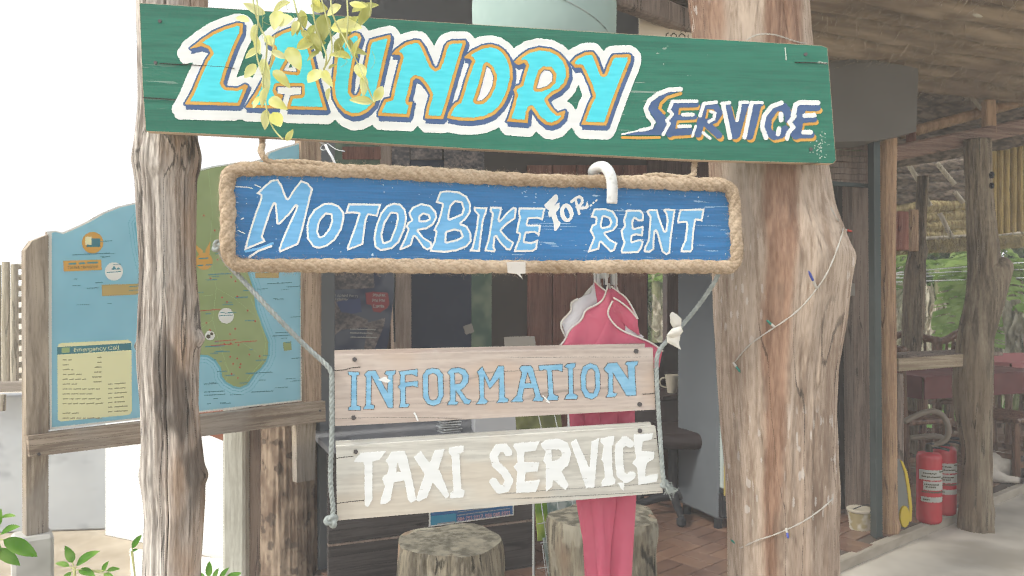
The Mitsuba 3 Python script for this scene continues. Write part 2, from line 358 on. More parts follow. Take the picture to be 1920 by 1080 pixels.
# ---------------------------------------------------------------- the two posts of the sign
def post_look(fn): return fn
def left_look(p, n, uv):
    w = 0.03 * (fbm(p.x * 5, p.y * 5, p.z * 3, 2) - .5); x, y = p.x + w, p.y + w
    g1 = nz(x * 55, y * 55, p.z * 2.6); g2 = nz(x * 170, y * 170, p.z * 9); g3 = nz(x * 400, y * 400, p.z * 50); b = fbm(p.x * 9, p.y * 9, p.z * 3, 3)
    c = mix(mi.Color3f(.23, .19, .16), mi.Color3f(.63, .575, .515), ss(.27, .73, g1 * .32 + g2 * .32 + g3 * .16 + b * .2))
    warm = ss(-0.955, -0.875, p.x + 0.06 * (fbm(p.z * 3, 1, 2, 3) - .5)) * ss(0.28, 0.58, b + .04)
    c = mix(c, mix(mi.Color3f(.30, .18, .105), mi.Color3f(.50, .34, .23), g2 * .6 + g3 * .4), warm * 0.7)
    burn = ss(.47, .60, fbm(p.x * 13 + 2, p.y * 5, p.z * 4.2 + 1.0, 4)) * ss(1.46, 1.32, p.z) * ss(.8, 1.0, p.z)
    c = mix(c, mi.Color3f(.062, .05, .042), burn * .72)
    r = dr.abs(nz(x * 36 + 9, y * 36, p.z * 1.2) - .5) + dr.abs(g3 - .5) * .03
    return c * (1 - .65 * (1 - ss(.010, .034, r)))
def right_look(p, n, uv):
    w = 0.03 * (fbm(p.z * 2.2, 3, 1, 3) - 0.5) + 0.016 * (fbm(p.z * 9, p.x * 20, 2, 3) - .5); a = p.x + w; hi = .765 + .055 * (p.z - .8)
    v = 0.035 * (fbm(p.x * 5, p.y * 5, p.z * 2.5, 3) - .5); x, y = p.x + v, p.y + v
    g1 = nz(x * 40, y * 40, p.z * 2.4); g2 = nz(x * 140, y * 140, p.z * 8); g3 = nz(x * 380, y * 380, p.z * 44); b = fbm(p.x * 8, p.y * 8, p.z * 4, 4)
    t = g1 * .28 + g2 * .28 + g3 * .18 + b * .26
    pale = mix(mi.Color3f(.255, .182, .132), mi.Color3f(.465, .37, .29), ss(.3, .68, t + .03)); red = mix(mi.Color3f(.175, .095, .060), mi.Color3f(.33, .20, .135), ss(.3, .7, t))
    tan = mix(mi.Color3f(.21, .145, .105), mi.Color3f(.40, .305, .235), ss(.3, .7, t))
    k = ss(.716, .738, a) * (1 - ss(hi - .012, hi + .022, a)); k2 = ss(.640, .615, a) * .8 + ss(.655, .63, a) * ss(2.15, 2.3, p.z) * .3
    k3 = (.45 + .55 * ss(.42, .56, fbm(p.x * 24 + 3, p.y * 6, p.z * 2.2, 4))) * ss(hi - .01, hi + .02, a) * ss(1.62, 1.45, p.z + .25 * fbm(p.x * 40, 1, p.z * 3, 3))
    c = mix(mix(pale, tan, k3), red, dr.clip(k * .95 + k2 * .85, 0, 1))
    sp = ss(.74, .80, nz(p.x * 120, p.y * 120, p.z * 26)) * ss(.45, .6, nz(p.x * 9, p.y * 9, p.z * 4)); c = mix(c, mi.Color3f(.62, .59, .55), sp * .45 * (1 - k))
    c = mix(c, mi.Color3f(.11, .085, .065), ss(.62, .74, fbm(p.x * 26, p.y * 26, p.z * 5, 4)) * .3)
    r = dr.abs(nz(x * 22 + 4, y * 22, p.z * 1.1) - .5) + dr.abs(g3 - .5) * .025
    return c * (1 - .6 * ss(.42, .55, nz(p.x * 7, p.y * 7, p.z * 1.6)) * (1 - ss(.005, .018, r)))
mat('post_grey', left_look, 0.85, bump=lambda p, n, uv: fbm(p.x * 120, p.y * 120, p.z * 8, 4), bscale=0.010)
mat('post_pale', right_look, 0.72, bump=lambda p, n, uv: fbm(p.x * 100, p.y * 100, p.z * 10, 4), bscale=0.007)

LY = 2.20
sl = thing('sign_post', 'cracked grey brown trunk post carrying the left end of the green sign', 'post')
tl = [(262, -120), (262, 0), (264, 200), (258, 250), (250, 302), (256, 340), (259, 400), (265, 500), (264, 600), (262, 660), (264, 700), (268, 760), (270, 830), (268, 890), (275, 960), (272, 1080), (268, 1300), (262, 1560)]
tr = [(388, -120), (384, 0), (372, 200), (366, 255), (374, 290), (371, 316), (365, 335), (363, 400), (364, 500), (371, 580), (374, 640), (370, 690), (369, 760), (375, 830), (380, 890), (380, 940), (377, 1000), (374, 1080), (378, 1300), (384, 1560)]
part(sl, 'trunk', trunk(tl, tr, LY, 900, 220, 0.006, [(math.pi * .97, 648, .018, .020), (-.12, 634, .016, .020), (-.05, 890, .012, .026), (-1.2, 770, .012, .03), (3.2, 890, .006, .03), (-1.5, 320, .006, .02)], 3, crack=0.012, ncrack=8, ridge=.0022, wide=.022), 'post_grey', True)
RY = 2.46
sr = thing('sign_post', 'thick pale trunk post with reddish streaks under the right end of the green sign', 'post')
tl = [(1290, -120), (1294, 0), (1304, 75), (1322, 200), (1334, 310), (1340, 420), (1342, 540), (1348, 700), (1355, 800), (1364, 900), (1367, 1000), (1368, 1080), (1365, 1300), (1355, 1500)]
tr = [(1506, -120), (1508, 0), (1513, 75), (1530, 200), (1543, 300), (1555, 380), (1564, 410), (1580, 450), (1591, 478), (1590, 500), (1584, 540), (1578, 600), (1566, 680), (1563, 760), (1566, 900), (1563, 1000), (1566, 1080), (1570, 1300), (1580, 1500)]
part(sr, 'trunk', trunk(tl, tr, RY, 800, 260, 0.010, [(-.05, 480, .012, .04), (-1.15, 720, -.008, .02)], 8, fine=.7, crack=0.006, ncrack=8, ridge=.0018, wide=.012), 'post_pale', True)

# ---------------------------------------------------------------- lettering outlines, traced in crops of the photograph
def C(x0, y0, s): return lambda *pts: Polygon([(x0 + x / s, y0 + y / s) for x, y in pts]).buffer(0)
def CL(x0, y0, s): return lambda w, *pts: stroke([(x0 + x / s, y0 + y / s) for x, y in pts], w / s)
def soft(g, r=1.2): return g.buffer(-r * .6).buffer(r * 1.6).buffer(-r).simplify(0.15)
c1, c2, c3 = C(260, 0, 4), C(560, 0, 4), C(860, 30, 4.32)
LA = [c1((380, 368), (470, 298), (560, 238), (650, 200), (740, 172), (785, 178), (780, 250), (740, 330), (700, 430), (660, 540), (635, 625), (655, 655), (740, 662), (800, 632), (822, 645), (760, 795), (345, 785), (400, 690), (450, 570), (505, 450), (540, 400), (520, 365), (470, 348), (400, 366)),
      Polygon([(500, 80), (515, 66), (530, 58), (548, 52), (565, 50), (573, 58), (580, 82), (588, 112), (597, 150), (607, 185), (614, 207), (537, 205), (545, 180), (566, 178), (566, 162), (519, 162), (517, 168), (520, 176), (532, 178), (525, 198), (522, 204), (460, 202), (478, 175), (492, 150), (506, 120), (513, 100), (514, 90), (500, 83)], [[(547, 103), (558, 136), (530, 133)]]),
      c2((420, 245), (460, 255), (472, 285), (440, 385), (420, 480), (400, 600), (393, 690), (412, 718), (435, 716), (452, 690), (472, 620), (490, 500), (510, 400), (520, 340), (535, 300), (640, 272), (690, 262), (690, 300), (660, 430), (630, 560), (600, 700), (570, 790), (520, 840), (460, 870), (400, 875), (340, 850), (290, 800), (258, 740), (248, 650), (260, 560), (270, 440), (285, 370), (310, 320), (370, 275)),
      c2((695, 410), (730, 370), (800, 320), (870, 300), (910, 305), (940, 350), (970, 420), (1000, 490), (1025, 515), (1045, 505), (1070, 440), (1095, 350), (1115, 320), (1150, 305), (1250, 305), (1255, 330), (1230, 400), (1200, 500), (1160, 640), (1120, 780), (1085, 895), (945, 890), (960, 800), (980, 740), (985, 710), (950, 650), (910, 600), (880, 588), (860, 605), (845, 680), (822, 765), (855, 765), (830, 882), (595, 870), (595, 850), (630, 770), (645, 745), (690, 735), (710, 640), (740, 520), (765, 430), (755, 415)),
      c3((45, 330), (110, 280), (190, 240), (260, 230), (320, 245), (370, 280), (410, 340), (435, 420), (440, 500), (420, 590), (390, 670), (350, 740), (290, 800), (210, 835), (120, 850), (20, 850), (-95, 830), (-90, 800), (-60, 740), (-25, 700), (0, 690), (30, 600), (55, 510), (90, 410), (108, 368), (95, 350), (45, 342)).difference(c3((225, 400), (260, 430), (285, 490), (275, 570), (240, 640), (190, 690), (140, 690), (160, 640), (190, 540))),
      c3((445, 375), (500, 320), (570, 275), (650, 255), (740, 265), (810, 300), (860, 350), (890, 420), (895, 490), (870, 560), (820, 610), (760, 640), (718, 680), (735, 712), (770, 760), (800, 785), (865, 765), (850, 830), (810, 870), (750, 890), (700, 880), (640, 830), (600, 770), (585, 745), (565, 790), (560, 870), (385, 855), (400, 830), (430, 740), (455, 640), (440, 600), (460, 570), (500, 555), (520, 480), (545, 400), (530, 380), (480, 400)).difference(c3((690, 435), (740, 440), (765, 480), (760, 530), (720, 570), (660, 590), (625, 590), (640, 540), (660, 470))),
      c3((905, 380), (950, 330), (1020, 295), (1085, 290), (1110, 320), (1140, 400), (1165, 470), (1180, 470), (1200, 410), (1230, 340), (1250, 315), (1375, 310), (1395, 320), (1390, 370), (1350, 470), (1290, 620), (1240, 760), (1195, 890), (990, 882), (1020, 800), (1050, 720), (1085, 650), (1060, 570), (1020, 480), (990, 420), (940, 422))]
LA = [soft(g) for g in LA]
def solid_(g): return unary_union([Polygon(p_.exterior) for p_ in polys(g)])
gapA = Polygon([(519, 162), (566, 162), (566, 178), (545, 180), (537, 216), (521, 216), (532, 178), (519, 177)])
navy = [unary_union([solid_(g).buffer(3.2, join_style=1), affinity.translate(g, 4, 4).buffer(2.5), affinity.translate(g, 2, 9).buffer(.5)]) for g in LA]
navy = [n_.difference(unary_union([Polygon(h).buffer(-1.2) for p_ in polys(g) for h in p_.interiors] + [gapA.buffer(-1.5)])) for n_, g in zip(navy, LA)]
white = unary_union([affinity.translate(solid_(g), -1, 0).buffer(14, join_style=1).union(affinity.translate(solid_(g), 0, 7).buffer(9.5, join_style=2, mitre_limit=2.6)) for g in navy]).buffer(1.5).buffer(-1.5)
white = white.union(unary_union([affinity.translate(solid_(g), -12, 9).buffer(9.5, join_style=2, mitre_limit=2.6) for g in navy[:1]]))
white = white.difference(Polygon([(545, 118), (549, 127), (541, 127)])).union(LA[1].buffer(.1))

s4 = CL(1140, 60, 4.155); p4 = C(1140, 60, 4.155)
sv_navy = [unary_union([p4((570, 458), (470, 490), (405, 540), (385, 595), (430, 640), (470, 690), (420, 805), (100, 803), (250, 772), (350, 752), (378, 712), (350, 660), (305, 600), (320, 540), (370, 480), (450, 446), (560, 438))]),
           unary_union([s4(62, (525, 570), (505, 690), (480, 790)), s4(44, (520, 570), (685, 566)), s4(44, (520, 668), (672, 660)), s4(56, (475, 785), (635, 775))]),
           unary_union([s4(58, (745, 580), (700, 795)), s4(48, (750, 575), (835, 580), (868, 630), (830, 690), (750, 705)), s4(56, (765, 715), (862, 805))]),
           unary_union([s4(66, (925, 580), (985, 805)), s4(58, (1062, 575), (998, 800)), s4(40, (1030, 565), (1085, 565))]),
           unary_union([s4(72, (1155, 580), (1098, 805)), s4(40, (1120, 562), (1190, 562))]),
           unary_union([s4(62, (1400, 640), (1370, 585), (1300, 590), (1240, 680), (1240, 770), (1290, 812), (1345, 800), (1378, 760)), s4(40, (1400, 600), (1395, 690))]),
           unary_union([s4(76, (1500, 590), (1462, 800)), s4(48, (1490, 592), (1632, 592)), s4(44, (1480, 688), (1605, 682)), s4(60, (1450, 800), (1578, 800))])]
sv_or = unary_union([affinity.translate(g, 3.4, 5.2) for g in sv_navy[1:]] + [s4(26, (565, 480), (460, 512), (412, 560), (402, 600), (436, 632)), s4(22, (110, 822), (250, 825), (400, 822))])
sv_white = [s4(36, (565, 447), (470, 452), (390, 484), (320, 535), (292, 595), (312, 655), (352, 705)), s4(26, (352, 710), (338, 748), (250, 767)), s4(14, (260, 765), (108, 797)),
            s4(27, (470, 615), (500, 542), (690, 540)), s4(30, (582, 645), (660, 645)), s4(26, (550, 737), (640, 735)), s4(26, (480, 620), (500, 642), (455, 692), (475, 712), (428, 800)),
            s4(28, (715, 655), (745, 560), (840, 548)), s4(24, (798, 622), (832, 632), (820, 680), (785, 702)), s4(24, (738, 785), (792, 828)), s4(20, (680, 735), (655, 812)),
            s4(34, (893, 565), (948, 825)), s4(28, (885, 560), (945, 552)), s4(26, (1028, 565), (1003, 690)), s4(25, (1025, 550), (1085, 548)),
            s4(34, (1115, 560), (1062, 820)), s4(25, (1112, 550), (1198, 551)), s4(36, (1348, 553), (1272, 582), (1214, 655), (1197, 740), (1228, 825)), s4(36, (1345, 640), (1346, 688)), s4(36, (1330, 755), (1322, 795)),
            s4(38, (1440, 650), (1458, 570), (1490, 550), (1630, 552)), s4(36, (1530, 652), (1604, 650)), s4(36, (1520, 782), (1575, 782)), s4(34, (1450, 655), (1410, 705), (1440, 745), (1402, 785), (1392, 832))]

A = Board(267, 8, 2.05, 1557, 88, 2.245)
ob = Polygon([(262, 6), (480, 20), (900, 47), (1300, 72), (1540, 86), (1551, 90), (1558, 180), (1563, 250), (1567, 300), (1562, 306), (1300, 299), (900, 279), (500, 256), (274, 245), (268, 160)])
lsign = thing('laundry_sign', 'long green painted board lettered LAUNDRY SERVICE nailed across the two trunk posts', 'sign')
part(lsign, 'board', A.plate(ob, -0.028, 0.0), 'paint_green', False)
part(lsign, 'raw_rim', A.plate(ob.buffer(0.9).difference(ob.buffer(-.8)), -0.030, -0.0008), 'raw_edge', False, label='unpainted sawn rim of the green board')
lt = thing  # noqa
part(lsign, 'lettering_outline', A.plate(rough(white, .5), 0.0006, 0.0011), 'letter_white', False, label='thick white outline around the word LAUNDRY')
part(lsign, 'lettering_shadow', A.plate(rough(unary_union(navy), .45, 2), 0.0013, 0.0017), 'letter_navy', False, label='navy drop shadow around the word LAUNDRY')
part(lsign, 'lettering_edge', A.plate(rough(unary_union(LA).simplify(.1), .4, 4), 0.0019, 0.0023), 'letter_orange', False, label='orange edge of the letters of LAUNDRY')
for g in LA: part(lsign, 'letter', A.plate(rough(g.buffer(-7.4, join_style=1).buffer(1.4), .6, 6), 0.0025, 0.0029), 'letter_cyan', False)
part(lsign, 'service_shadow', A.plate(sv_or, 0.0006, 0.0010), 'letter_orange', False, label='orange shadow under the word SERVICE')
for g in sv_navy: part(lsign, 'service_letter', A.plate(rough(soft(g), .5, 8), 0.0013, 0.0017), 'letter_navy', False)
part(lsign, 'service_highlight', A.plate(rough(unary_union(sv_white), .5, 7), 0.0019, 0.0023), 'letter_white', False, label='white brush strokes on the word SERVICE')
for pts in ([(300, 119), (330, 121), (358, 122), (420, 126), (440, 129)], [(268, 183), (330, 187)], [(1490, 117), (1535, 118), (1551, 119)]): part(lsign, 'split', A.plate(stroke(pts, .9), 0.0002, 0.0031), 'split', False)
mat('chip', (.52, .56, .50), .9)
chips = [Point(1540 + rng.normal(0, 10), 272 + rng.normal(0, 16)).buffer(rng.uniform(.5, 1.6), 2) for _ in range(46)] + [stroke([(1535, 117), (1550, 119)], 3.4), stroke([(1472, 90), (1474, 112)], 2)]
part(lsign, 'paint_chip', A.plate(unary_union(chips).intersection(ob.buffer(-2)), 0.0003, 0.0006), 'chip', False, kind='stuff')
for x, y in ((1510, 102), (1520, 280), (292, 118), (300, 40)):
    part(lsign, 'nail', A.plate(Point(x, y).buffer(3.2), 0.0, 0.0035), 'bolt', False)

# ---------------------------------------------------------------- the blue sign in its rope border
c5, c6, c7 = C(400, 290, 4.5), C(700, 290, 4.5), C(1010, 290, 4.5)
s5, s7 = CL(400, 290, 4.5), CL(1010, 290, 4.5)
BL = [c5((360, 330), (430, 262), (490, 213), (545, 205), (580, 255), (612, 345), (628, 370), (680, 290), (738, 214), (800, 238), (842, 288), (820, 370), (785, 520), (745, 680), (718, 758), (560, 828), (550, 795), (590, 690), (640, 575), (690, 470), (705, 425), (650, 500), (560, 592), (532, 585), (528, 520), (517, 410), (480, 500), (440, 620), (418, 690), (442, 735), (258, 810), (300, 660), (350, 500), (395, 380), (400, 345)),
      c5((785, 600), (800, 540), (850, 460), (930, 410), (1000, 405), (1060, 430), (1105, 490), (1105, 540), (1085, 630), (1030, 720), (960, 775), (890, 795), (840, 780), (790, 710)).difference(c5((890, 600), (910, 550), (950, 505), (990, 510), (995, 560), (975, 620), (930, 680), (900, 690), (885, 650))),
      c5((1110, 500), (1140, 410), (1418, 415), (1385, 525), (1310, 510), (1290, 560), (1265, 760), (1130, 812), (1125, 790), (1160, 690), (1200, 580), (1225, 500), (1180, 495)),
      c6((0, 700), (20, 600), (60, 490), (110, 430), (170, 405), (230, 415), (270, 460), (285, 530), (270, 620), (220, 740), (160, 795), (60, 815), (10, 780)).difference(c6((75, 680), (100, 580), (150, 500), (195, 500), (200, 540), (180, 620), (140, 720), (90, 740))),
      c6((295, 490), (330, 440), (400, 410), (480, 425), (530, 480), (540, 530), (510, 590), (450, 630), (380, 640), (430, 700), (490, 735), (500, 780), (460, 810), (420, 790), (370, 720), (345, 690), (320, 770), (225, 810), (220, 790), (260, 710), (290, 630), (270, 610), (290, 570), (320, 550), (300, 510)).difference(c6((395, 525), (420, 505), (460, 515), (470, 540), (440, 555), (395, 555))),
      c6((525, 405), (560, 310), (620, 300), (720, 310), (790, 350), (825, 420), (820, 490), (780, 550), (740, 580), (790, 600), (825, 660), (830, 730), (790, 780), (700, 815), (600, 828), (475, 820), (480, 790), (510, 730), (525, 650), (505, 640), (530, 590), (555, 530), (580, 420)).difference(c6((655, 440), (690, 400), (740, 410), (755, 460), (740, 500), (640, 540), (640, 510))).difference(c6((620, 660), (680, 640), (730, 650), (745, 690), (700, 715), (615, 735))),
      c6((845, 440), (965, 445), (955, 490), (930, 560), (900, 800), (900, 822), (805, 815), (830, 780), (860, 650), (880, 510), (850, 480)),
      c6((985, 440), (1085, 440), (1080, 480), (1060, 560), (1130, 480), (1180, 440), (1210, 450), (1200, 540), (1130, 590), (1080, 640), (1130, 700), (1190, 740), (1160, 810), (1120, 805), (1060, 740), (1030, 690), (1020, 780), (1035, 800), (1020, 825), (935, 815), (940, 790), (965, 720), (985, 600), (1000, 500), (980, 480)),
      c6((1225, 445), (1452, 448), (1430, 555), (1380, 540), (1310, 545), (1300, 590), (1415, 590), (1400, 690), (1360, 660), (1290, 665), (1275, 730), (1330, 740), (1390, 715), (1380, 800), (1340, 820), (1185, 822), (1190, 790), (1220, 720), (1230, 670), (1200, 660), (1215, 590), (1230, 530), (1220, 490)),
      c7((435, 530), (465, 455), (560, 450), (630, 475), (668, 540), (665, 600), (630, 645), (560, 665), (600, 710), (665, 745), (640, 810), (605, 825), (560, 780), (520, 740), (510, 800), (415, 828), (420, 800), (460, 700), (430, 640), (450, 590), (475, 580), (480, 535)).difference(c7((530, 590), (545, 525), (590, 540), (605, 570), (590, 600), (535, 612))),
      c7((735, 465), (860, 465), (888, 500), (885, 560), (840, 565), (810, 540), (795, 570), (800, 620), (880, 600), (885, 620), (880, 690), (820, 680), (790, 690), (785, 730), (860, 710), (885, 735), (870, 790), (840, 830), (700, 835), (690, 810), (715, 740), (700, 700), (690, 640), (720, 600), (710, 550), (730, 500)),
      c7((905, 480), (930, 460), (1000, 460), (1030, 560), (1065, 650), (1080, 560), (1070, 500), (1050, 470), (1060, 455), (1155, 460), (1140, 560), (1120, 700), (1110, 830), (1075, 850), (1035, 820), (1010, 720), (985, 640), (975, 720), (975, 800), (930, 830), (885, 820), (890, 780), (920, 720), (930, 600), (935, 530)),
      c7((1165, 560), (1190, 460), (1400, 455), (1380, 565), (1325, 555), (1310, 650), (1300, 800), (1285, 825), (1195, 825), (1200, 790), (1230, 720), (1245, 600), (1240, 575), (1170, 580))]
cF = C(1015, 355, 12); sF = CL(1015, 355, 12)
FOR = [cF((60, 355), (300, 120), (330, 108), (365, 145), (380, 215), (355, 275), (285, 380), (345, 320), (405, 295), (410, 400), (385, 455), (325, 530), (350, 620), (385, 705), (430, 740), (415, 820), (330, 935), (285, 925), (275, 760), (220, 595), (185, 635), (160, 590), (148, 520), (170, 470), (100, 430)),
       cF((415, 520), (425, 430), (480, 345), (560, 312), (640, 345), (700, 430), (730, 560), (690, 660), (630, 730), (550, 740), (480, 690), (430, 610)).difference(cF((505, 470), (550, 400), (600, 470), (640, 580), (630, 640), (580, 660), (530, 590))),
       unary_union([sF(64, (675, 280), (790, 190)), sF(62, (790, 190), (850, 165), (915, 205), (920, 290), (870, 360), (800, 390)), sF(60, (765, 230), (850, 550)), sF(66, (800, 400), (900, 425), (1000, 410)), cF((985, 400), (1030, 255), (1070, 400), (1010, 450))]),
       unary_union([s7(16, (437, 430), (442, 425)), s7(16, (459, 409), (463, 405)), s7(16, (483, 389), (488, 385))])]
Bb = Board(443, 410, 2.0, 1369, 420, 2.235)
ib = Polygon([(436, 326), (1372, 346), (1378, 494), (440, 494)])
bsign = thing('motorbike_sign', 'blue painted board lettered MotorBike For RENT hanging in a thick rope border', 'sign')
part(bsign, 'board', Bb.plate(ib, -0.020, 0.0), 'paint_blue', False)
for g in BL: 
    k = part(bsign, 'letter', Bb.plate(rough(soft(g, .8), .4, 9), 0.0006, 0.0011), 'letter_white', False)
    g = g.buffer(.5); inn = g.buffer(-5.0, join_style=1).buffer(.7)
    if polys(inn): part(k, 'letter_face', Bb.plate(rough(inn, .45, 11), 0.0012, 0.0017), 'letter_sky', False)
for g in FOR: part(bsign, 'small_letter', Bb.plate(g, 0.0006, 0.0011), 'letter_white', False)
part(bsign, 'underline', Bb.plate(s5(18, (305, 862), (380, 812), (490, 772)), 0.0006, 0.0011), 'letter_white', False)
part(bsign, 'underline', Bb.plate(s5(22, (275, 815), (400, 790), (500, 748)), 0.0004, 0.0008), 'letter_sky', False)
sc = [s5(8, (190, 270), (290, 275), (330, 285)), s5(9, (350, 255), (400, 275)), s5(10, (440, 275), (450, 270)), s5(8, (235, 545), (255, 535)), s5(8, (210, 640), (265, 665))] + [Point(443 + rng.random() * 920, 335 + rng.random() * 150).buffer(rng.uniform(.4, 1.1), 2) for _ in range(110)]
part(bsign, 'paint_chip', Bb.plate(unary_union(sc).intersection(ib.buffer(-4)), 0.0002, 0.0005), 'letter_white', False, kind='stuff')
mat('rope_hemp', lambda p, n, uv: mix(mi.Color3f(.28, .195, .12), mi.Color3f(.57, .45, .325), ss(.15, .85, fbm(p.x * 190, p.y * 190, p.z * 190, 2) * .6 + .4 * fbm(p.x * 9, p.y * 9, p.z * 9, 2))), 0.95)
rp = [(428, 470), (428, 400), (427, 340), (436, 323), (470, 317), (620, 320), (800, 327), (1000, 338), (1200, 342), (1330, 346), (1364, 352), (1374, 372), (1377, 420), (1380, 470), (1374, 496), (1345, 501), (1150, 500), (900, 500), (650, 498), (470, 498), (438, 492), (428, 470)]
rpath = smoothpath([Bb.pt(x, y, 0.004) for x, y in rp], 900)
part(bsign, 'rope_border', tube(rpath, 0.0188 + 0.0012 * np.sin(np.arange(900) * .035) + .0008 * np.sin(np.arange(900) * .21), 42, 3, 0.115, 0.24, caps=False), 'rope_hemp', True)
part(bsign, 'rope_fibre', fuzz(rpath, 0.0185, 9000, 0.012, 0.00026), 'rope_hemp', False, kind='stuff')
tp = Bb.plate(quad((947, 492), (982, 491), (982, 513), (972, 514), (977, 524), (966, 514), (949, 512)), 0.024, 0.0255)
mat('tape', (.62, .58, .53), .5); part(bsign, 'tape_scrap', tp, 'tape', False, label='torn pale tape scrap on the bottom rope')

# thinner ropes by which the blue board hangs from the green one
def rope_thing(label, pts, r, n=200, lobes=3, matn='rope_hemp', fz=0, name='hanging_rope', pitch=None):
    k = thing(name, label, 'rope'); path = smoothpath(pts, n)
    part(k, 'strands', tube(path, r, 24, lobes, pitch or r * 6, 0.40), matn, 50)
    if fz: part(k, 'rope_fibre', fuzz(path, r, fz, 0.006, 0.0002), matn, False, kind='stuff')
    return k
rope_thing('short tan rope holding the left of the blue sign up to the green sign', [A.pt(484, 245, -.04), A.pt(487, 262, -.035), Bb.pt(492, 290, -.0), Bb.pt(503, 303, .006), Bb.pt(540, 305, .008), Bb.pt(600, 309, .008), Bb.pt(627, 312, .006)], 0.0085, 160, fz=400)
rope_thing('short tan rope holding the right of the blue sign up to the green sign', [A.pt(1313, 292, -.035), A.pt(1308, 312, -.03), Bb.pt(1300, 328, .0), Bb.pt(1285, 334, .006), Bb.pt(1240, 330, .008), Bb.pt(1205, 332, .004)], 0.0085, 160, fz=300)
mat('cord_white', (.70, .72, .74), .6); mat('cord_grey', lambda p, n, uv: mix(mi.Color3f(.19, .21, .20), mi.Color3f(.40, .43, .41), fbm(p.x * 90, p.y * 90, p.z * 90, 2)), .7)
k = thing('tied_string', 'white plastic string tied behind the left of the blue sign', 'string')
part(k, 'strands', tube(smoothpath([A.pt(598, 262, -.03), A.pt(606, 268, -.02), Bb.pt(617, 285, 0), Bb.pt(626, 302, .004), Bb.pt(628, 312, .002)], 60), .0035, 8, 2, .02), 'cord_white', True)
part(k, 'loose_end', tube(smoothpath([A.pt(606, 268, -.02), A.pt(600, 277, -.01), A.pt(609, 281, 0), A.pt(612, 268, -.01), A.pt(625, 277, 0), A.pt(648, 285, .01)], 60), .0012, 6), 'cord_white', True)

# ---------------------------------------------------------------- INFORMATION and TAXI SERVICE boards on their cords
cA, cB = C(600, 630, 5.4), C(910, 630, 5.4)
INF = [cA((285, 362), (395, 365), (398, 392), (370, 400), (370, 700), (410, 715), (410, 750), (290, 750), (290, 725), (315, 710), (320, 400), (290, 392)),
       cA((450, 395), (480, 355), (560, 350), (682, 572), (690, 400), (655, 385), (668, 355), (765, 350), (762, 380), (735, 400), (740, 725), (690, 725), (520, 400), (515, 690), (550, 705), (545, 740), (440, 738), (465, 690), (470, 420)),
       cA((800, 360), (985, 335), (985, 410), (930, 385), (860, 395), (860, 470), (990, 455), (990, 517), (940, 505), (865, 515), (865, 685), (905, 690), (890, 720), (800, 722), (815, 680), (815, 540), (788, 515), (810, 490), (815, 400)),
       cA((1040, 400), (1080, 340), (1140, 325), (1200, 335), (1245, 390), (1250, 600), (1215, 680), (1150, 708), (1090, 690), (1045, 620)).difference(cA((1095, 400), (1130, 375), (1165, 380), (1190, 410), (1200, 600), (1180, 640), (1140, 655), (1110, 640), (1095, 590))),
       cA((1290, 370), (1330, 330), (1400, 318), (1470, 340), (1505, 400), (1500, 470), (1450, 530), (1420, 545), (1480, 630), (1530, 650), (1510, 690), (1460, 685), (1400, 590), (1375, 550), (1370, 660), (1400, 670), (1385, 695), (1290, 695), (1300, 665), (1320, 650), (1315, 400)).difference(cA((1360, 375), (1400, 370), (1440, 395), (1445, 440), (1420, 480), (1365, 490))),
       Polygon([(894.4, 697.6), (903.7, 687.4), (918.5, 716), (934, 686.5), (944.3, 686.5), (946, 744.8), (953.5, 748.5), (951.7, 754), (931.3, 755), (936, 748.5), (936, 708), (918.3, 729), (907.4, 706), (907.4, 746.7), (914.8, 752), (911, 757), (892.6, 757.8), (897.2, 752), (900, 744.8), (898, 704)]),
       cB((345, 330), (370, 300), (460, 300), (480, 330), (560, 610), (590, 630), (575, 660), (480, 655), (505, 610), (485, 525), (390, 530), (370, 630), (385, 650), (375, 665), (260, 665), (290, 630), (320, 600), (370, 370)).difference(cB((425, 365), (465, 475), (400, 478))),
       cB((540, 300), (780, 285), (780, 360), (730, 345), (672, 345), (690, 590), (740, 610), (730, 650), (615, 650), (640, 600), (625, 345), (600, 340), (545, 350)),
       cB((800, 310), (830, 280), (910, 275), (910, 310), (885, 330), (890, 580), (935, 605), (925, 640), (800, 640), (820, 600), (845, 580), (840, 330)),
       cB((965, 400), (990, 310), (1060, 275), (1130, 300), (1160, 380), (1160, 540), (1130, 610), (1080, 640), (1010, 620), (970, 540)).difference(cB((1015, 400), (1040, 340), (1080, 325), (1110, 360), (1115, 530), (1090, 580), (1050, 575), (1020, 530))),
       cB((1200, 330), (1240, 275), (1330, 270), (1450, 440), (1440, 300), (1415, 285), (1430, 260), (1545, 255), (1540, 290), (1510, 310), (1525, 600), (1430, 605), (1290, 370), (1290, 570), (1335, 585), (1310, 615), (1220, 620), (1245, 580), (1245, 380), (1215, 360))]
Ib = Board(627, 720, 2.06, 1227, 705, 2.245)
isign = thing('information_sign', 'bare pinkish wooden board lettered INFORMATION in carved blue capitals', 'sign')
iface = Polygon([(627, 666), (1224, 652), (1229, 768), (628, 799)])
part(isign, 'board', Ib.plate(iface, -0.020, 0.0), 'board_pink', False)
part(isign, 'tongue', Ib.plate(Polygon([(627, 657.5), (1212, 644.5), (1212, 656), (627, 670)]), -0.018, -0.011), 'board_pink', False, label='thin tongue edge standing above the board')
for g in INF:
    k = part(isign, 'letter', Ib.plate(g.buffer(.9).simplify(.1), 0.0002, 0.0006), 'carved_edge', False)
    part(k, 'letter_face', Ib.plate(rough(g.buffer(-.25), .45, 12), 0.0007, 0.0011), 'letter_info', False)
for x, y in ((665, 674), (663, 783), (1192.5, 658.5), (1199, 758)):
    part(isign, 'screw', Ib.plate(Point(x, y).buffer(4.3), 0.0, 0.003), 'bolt', False)
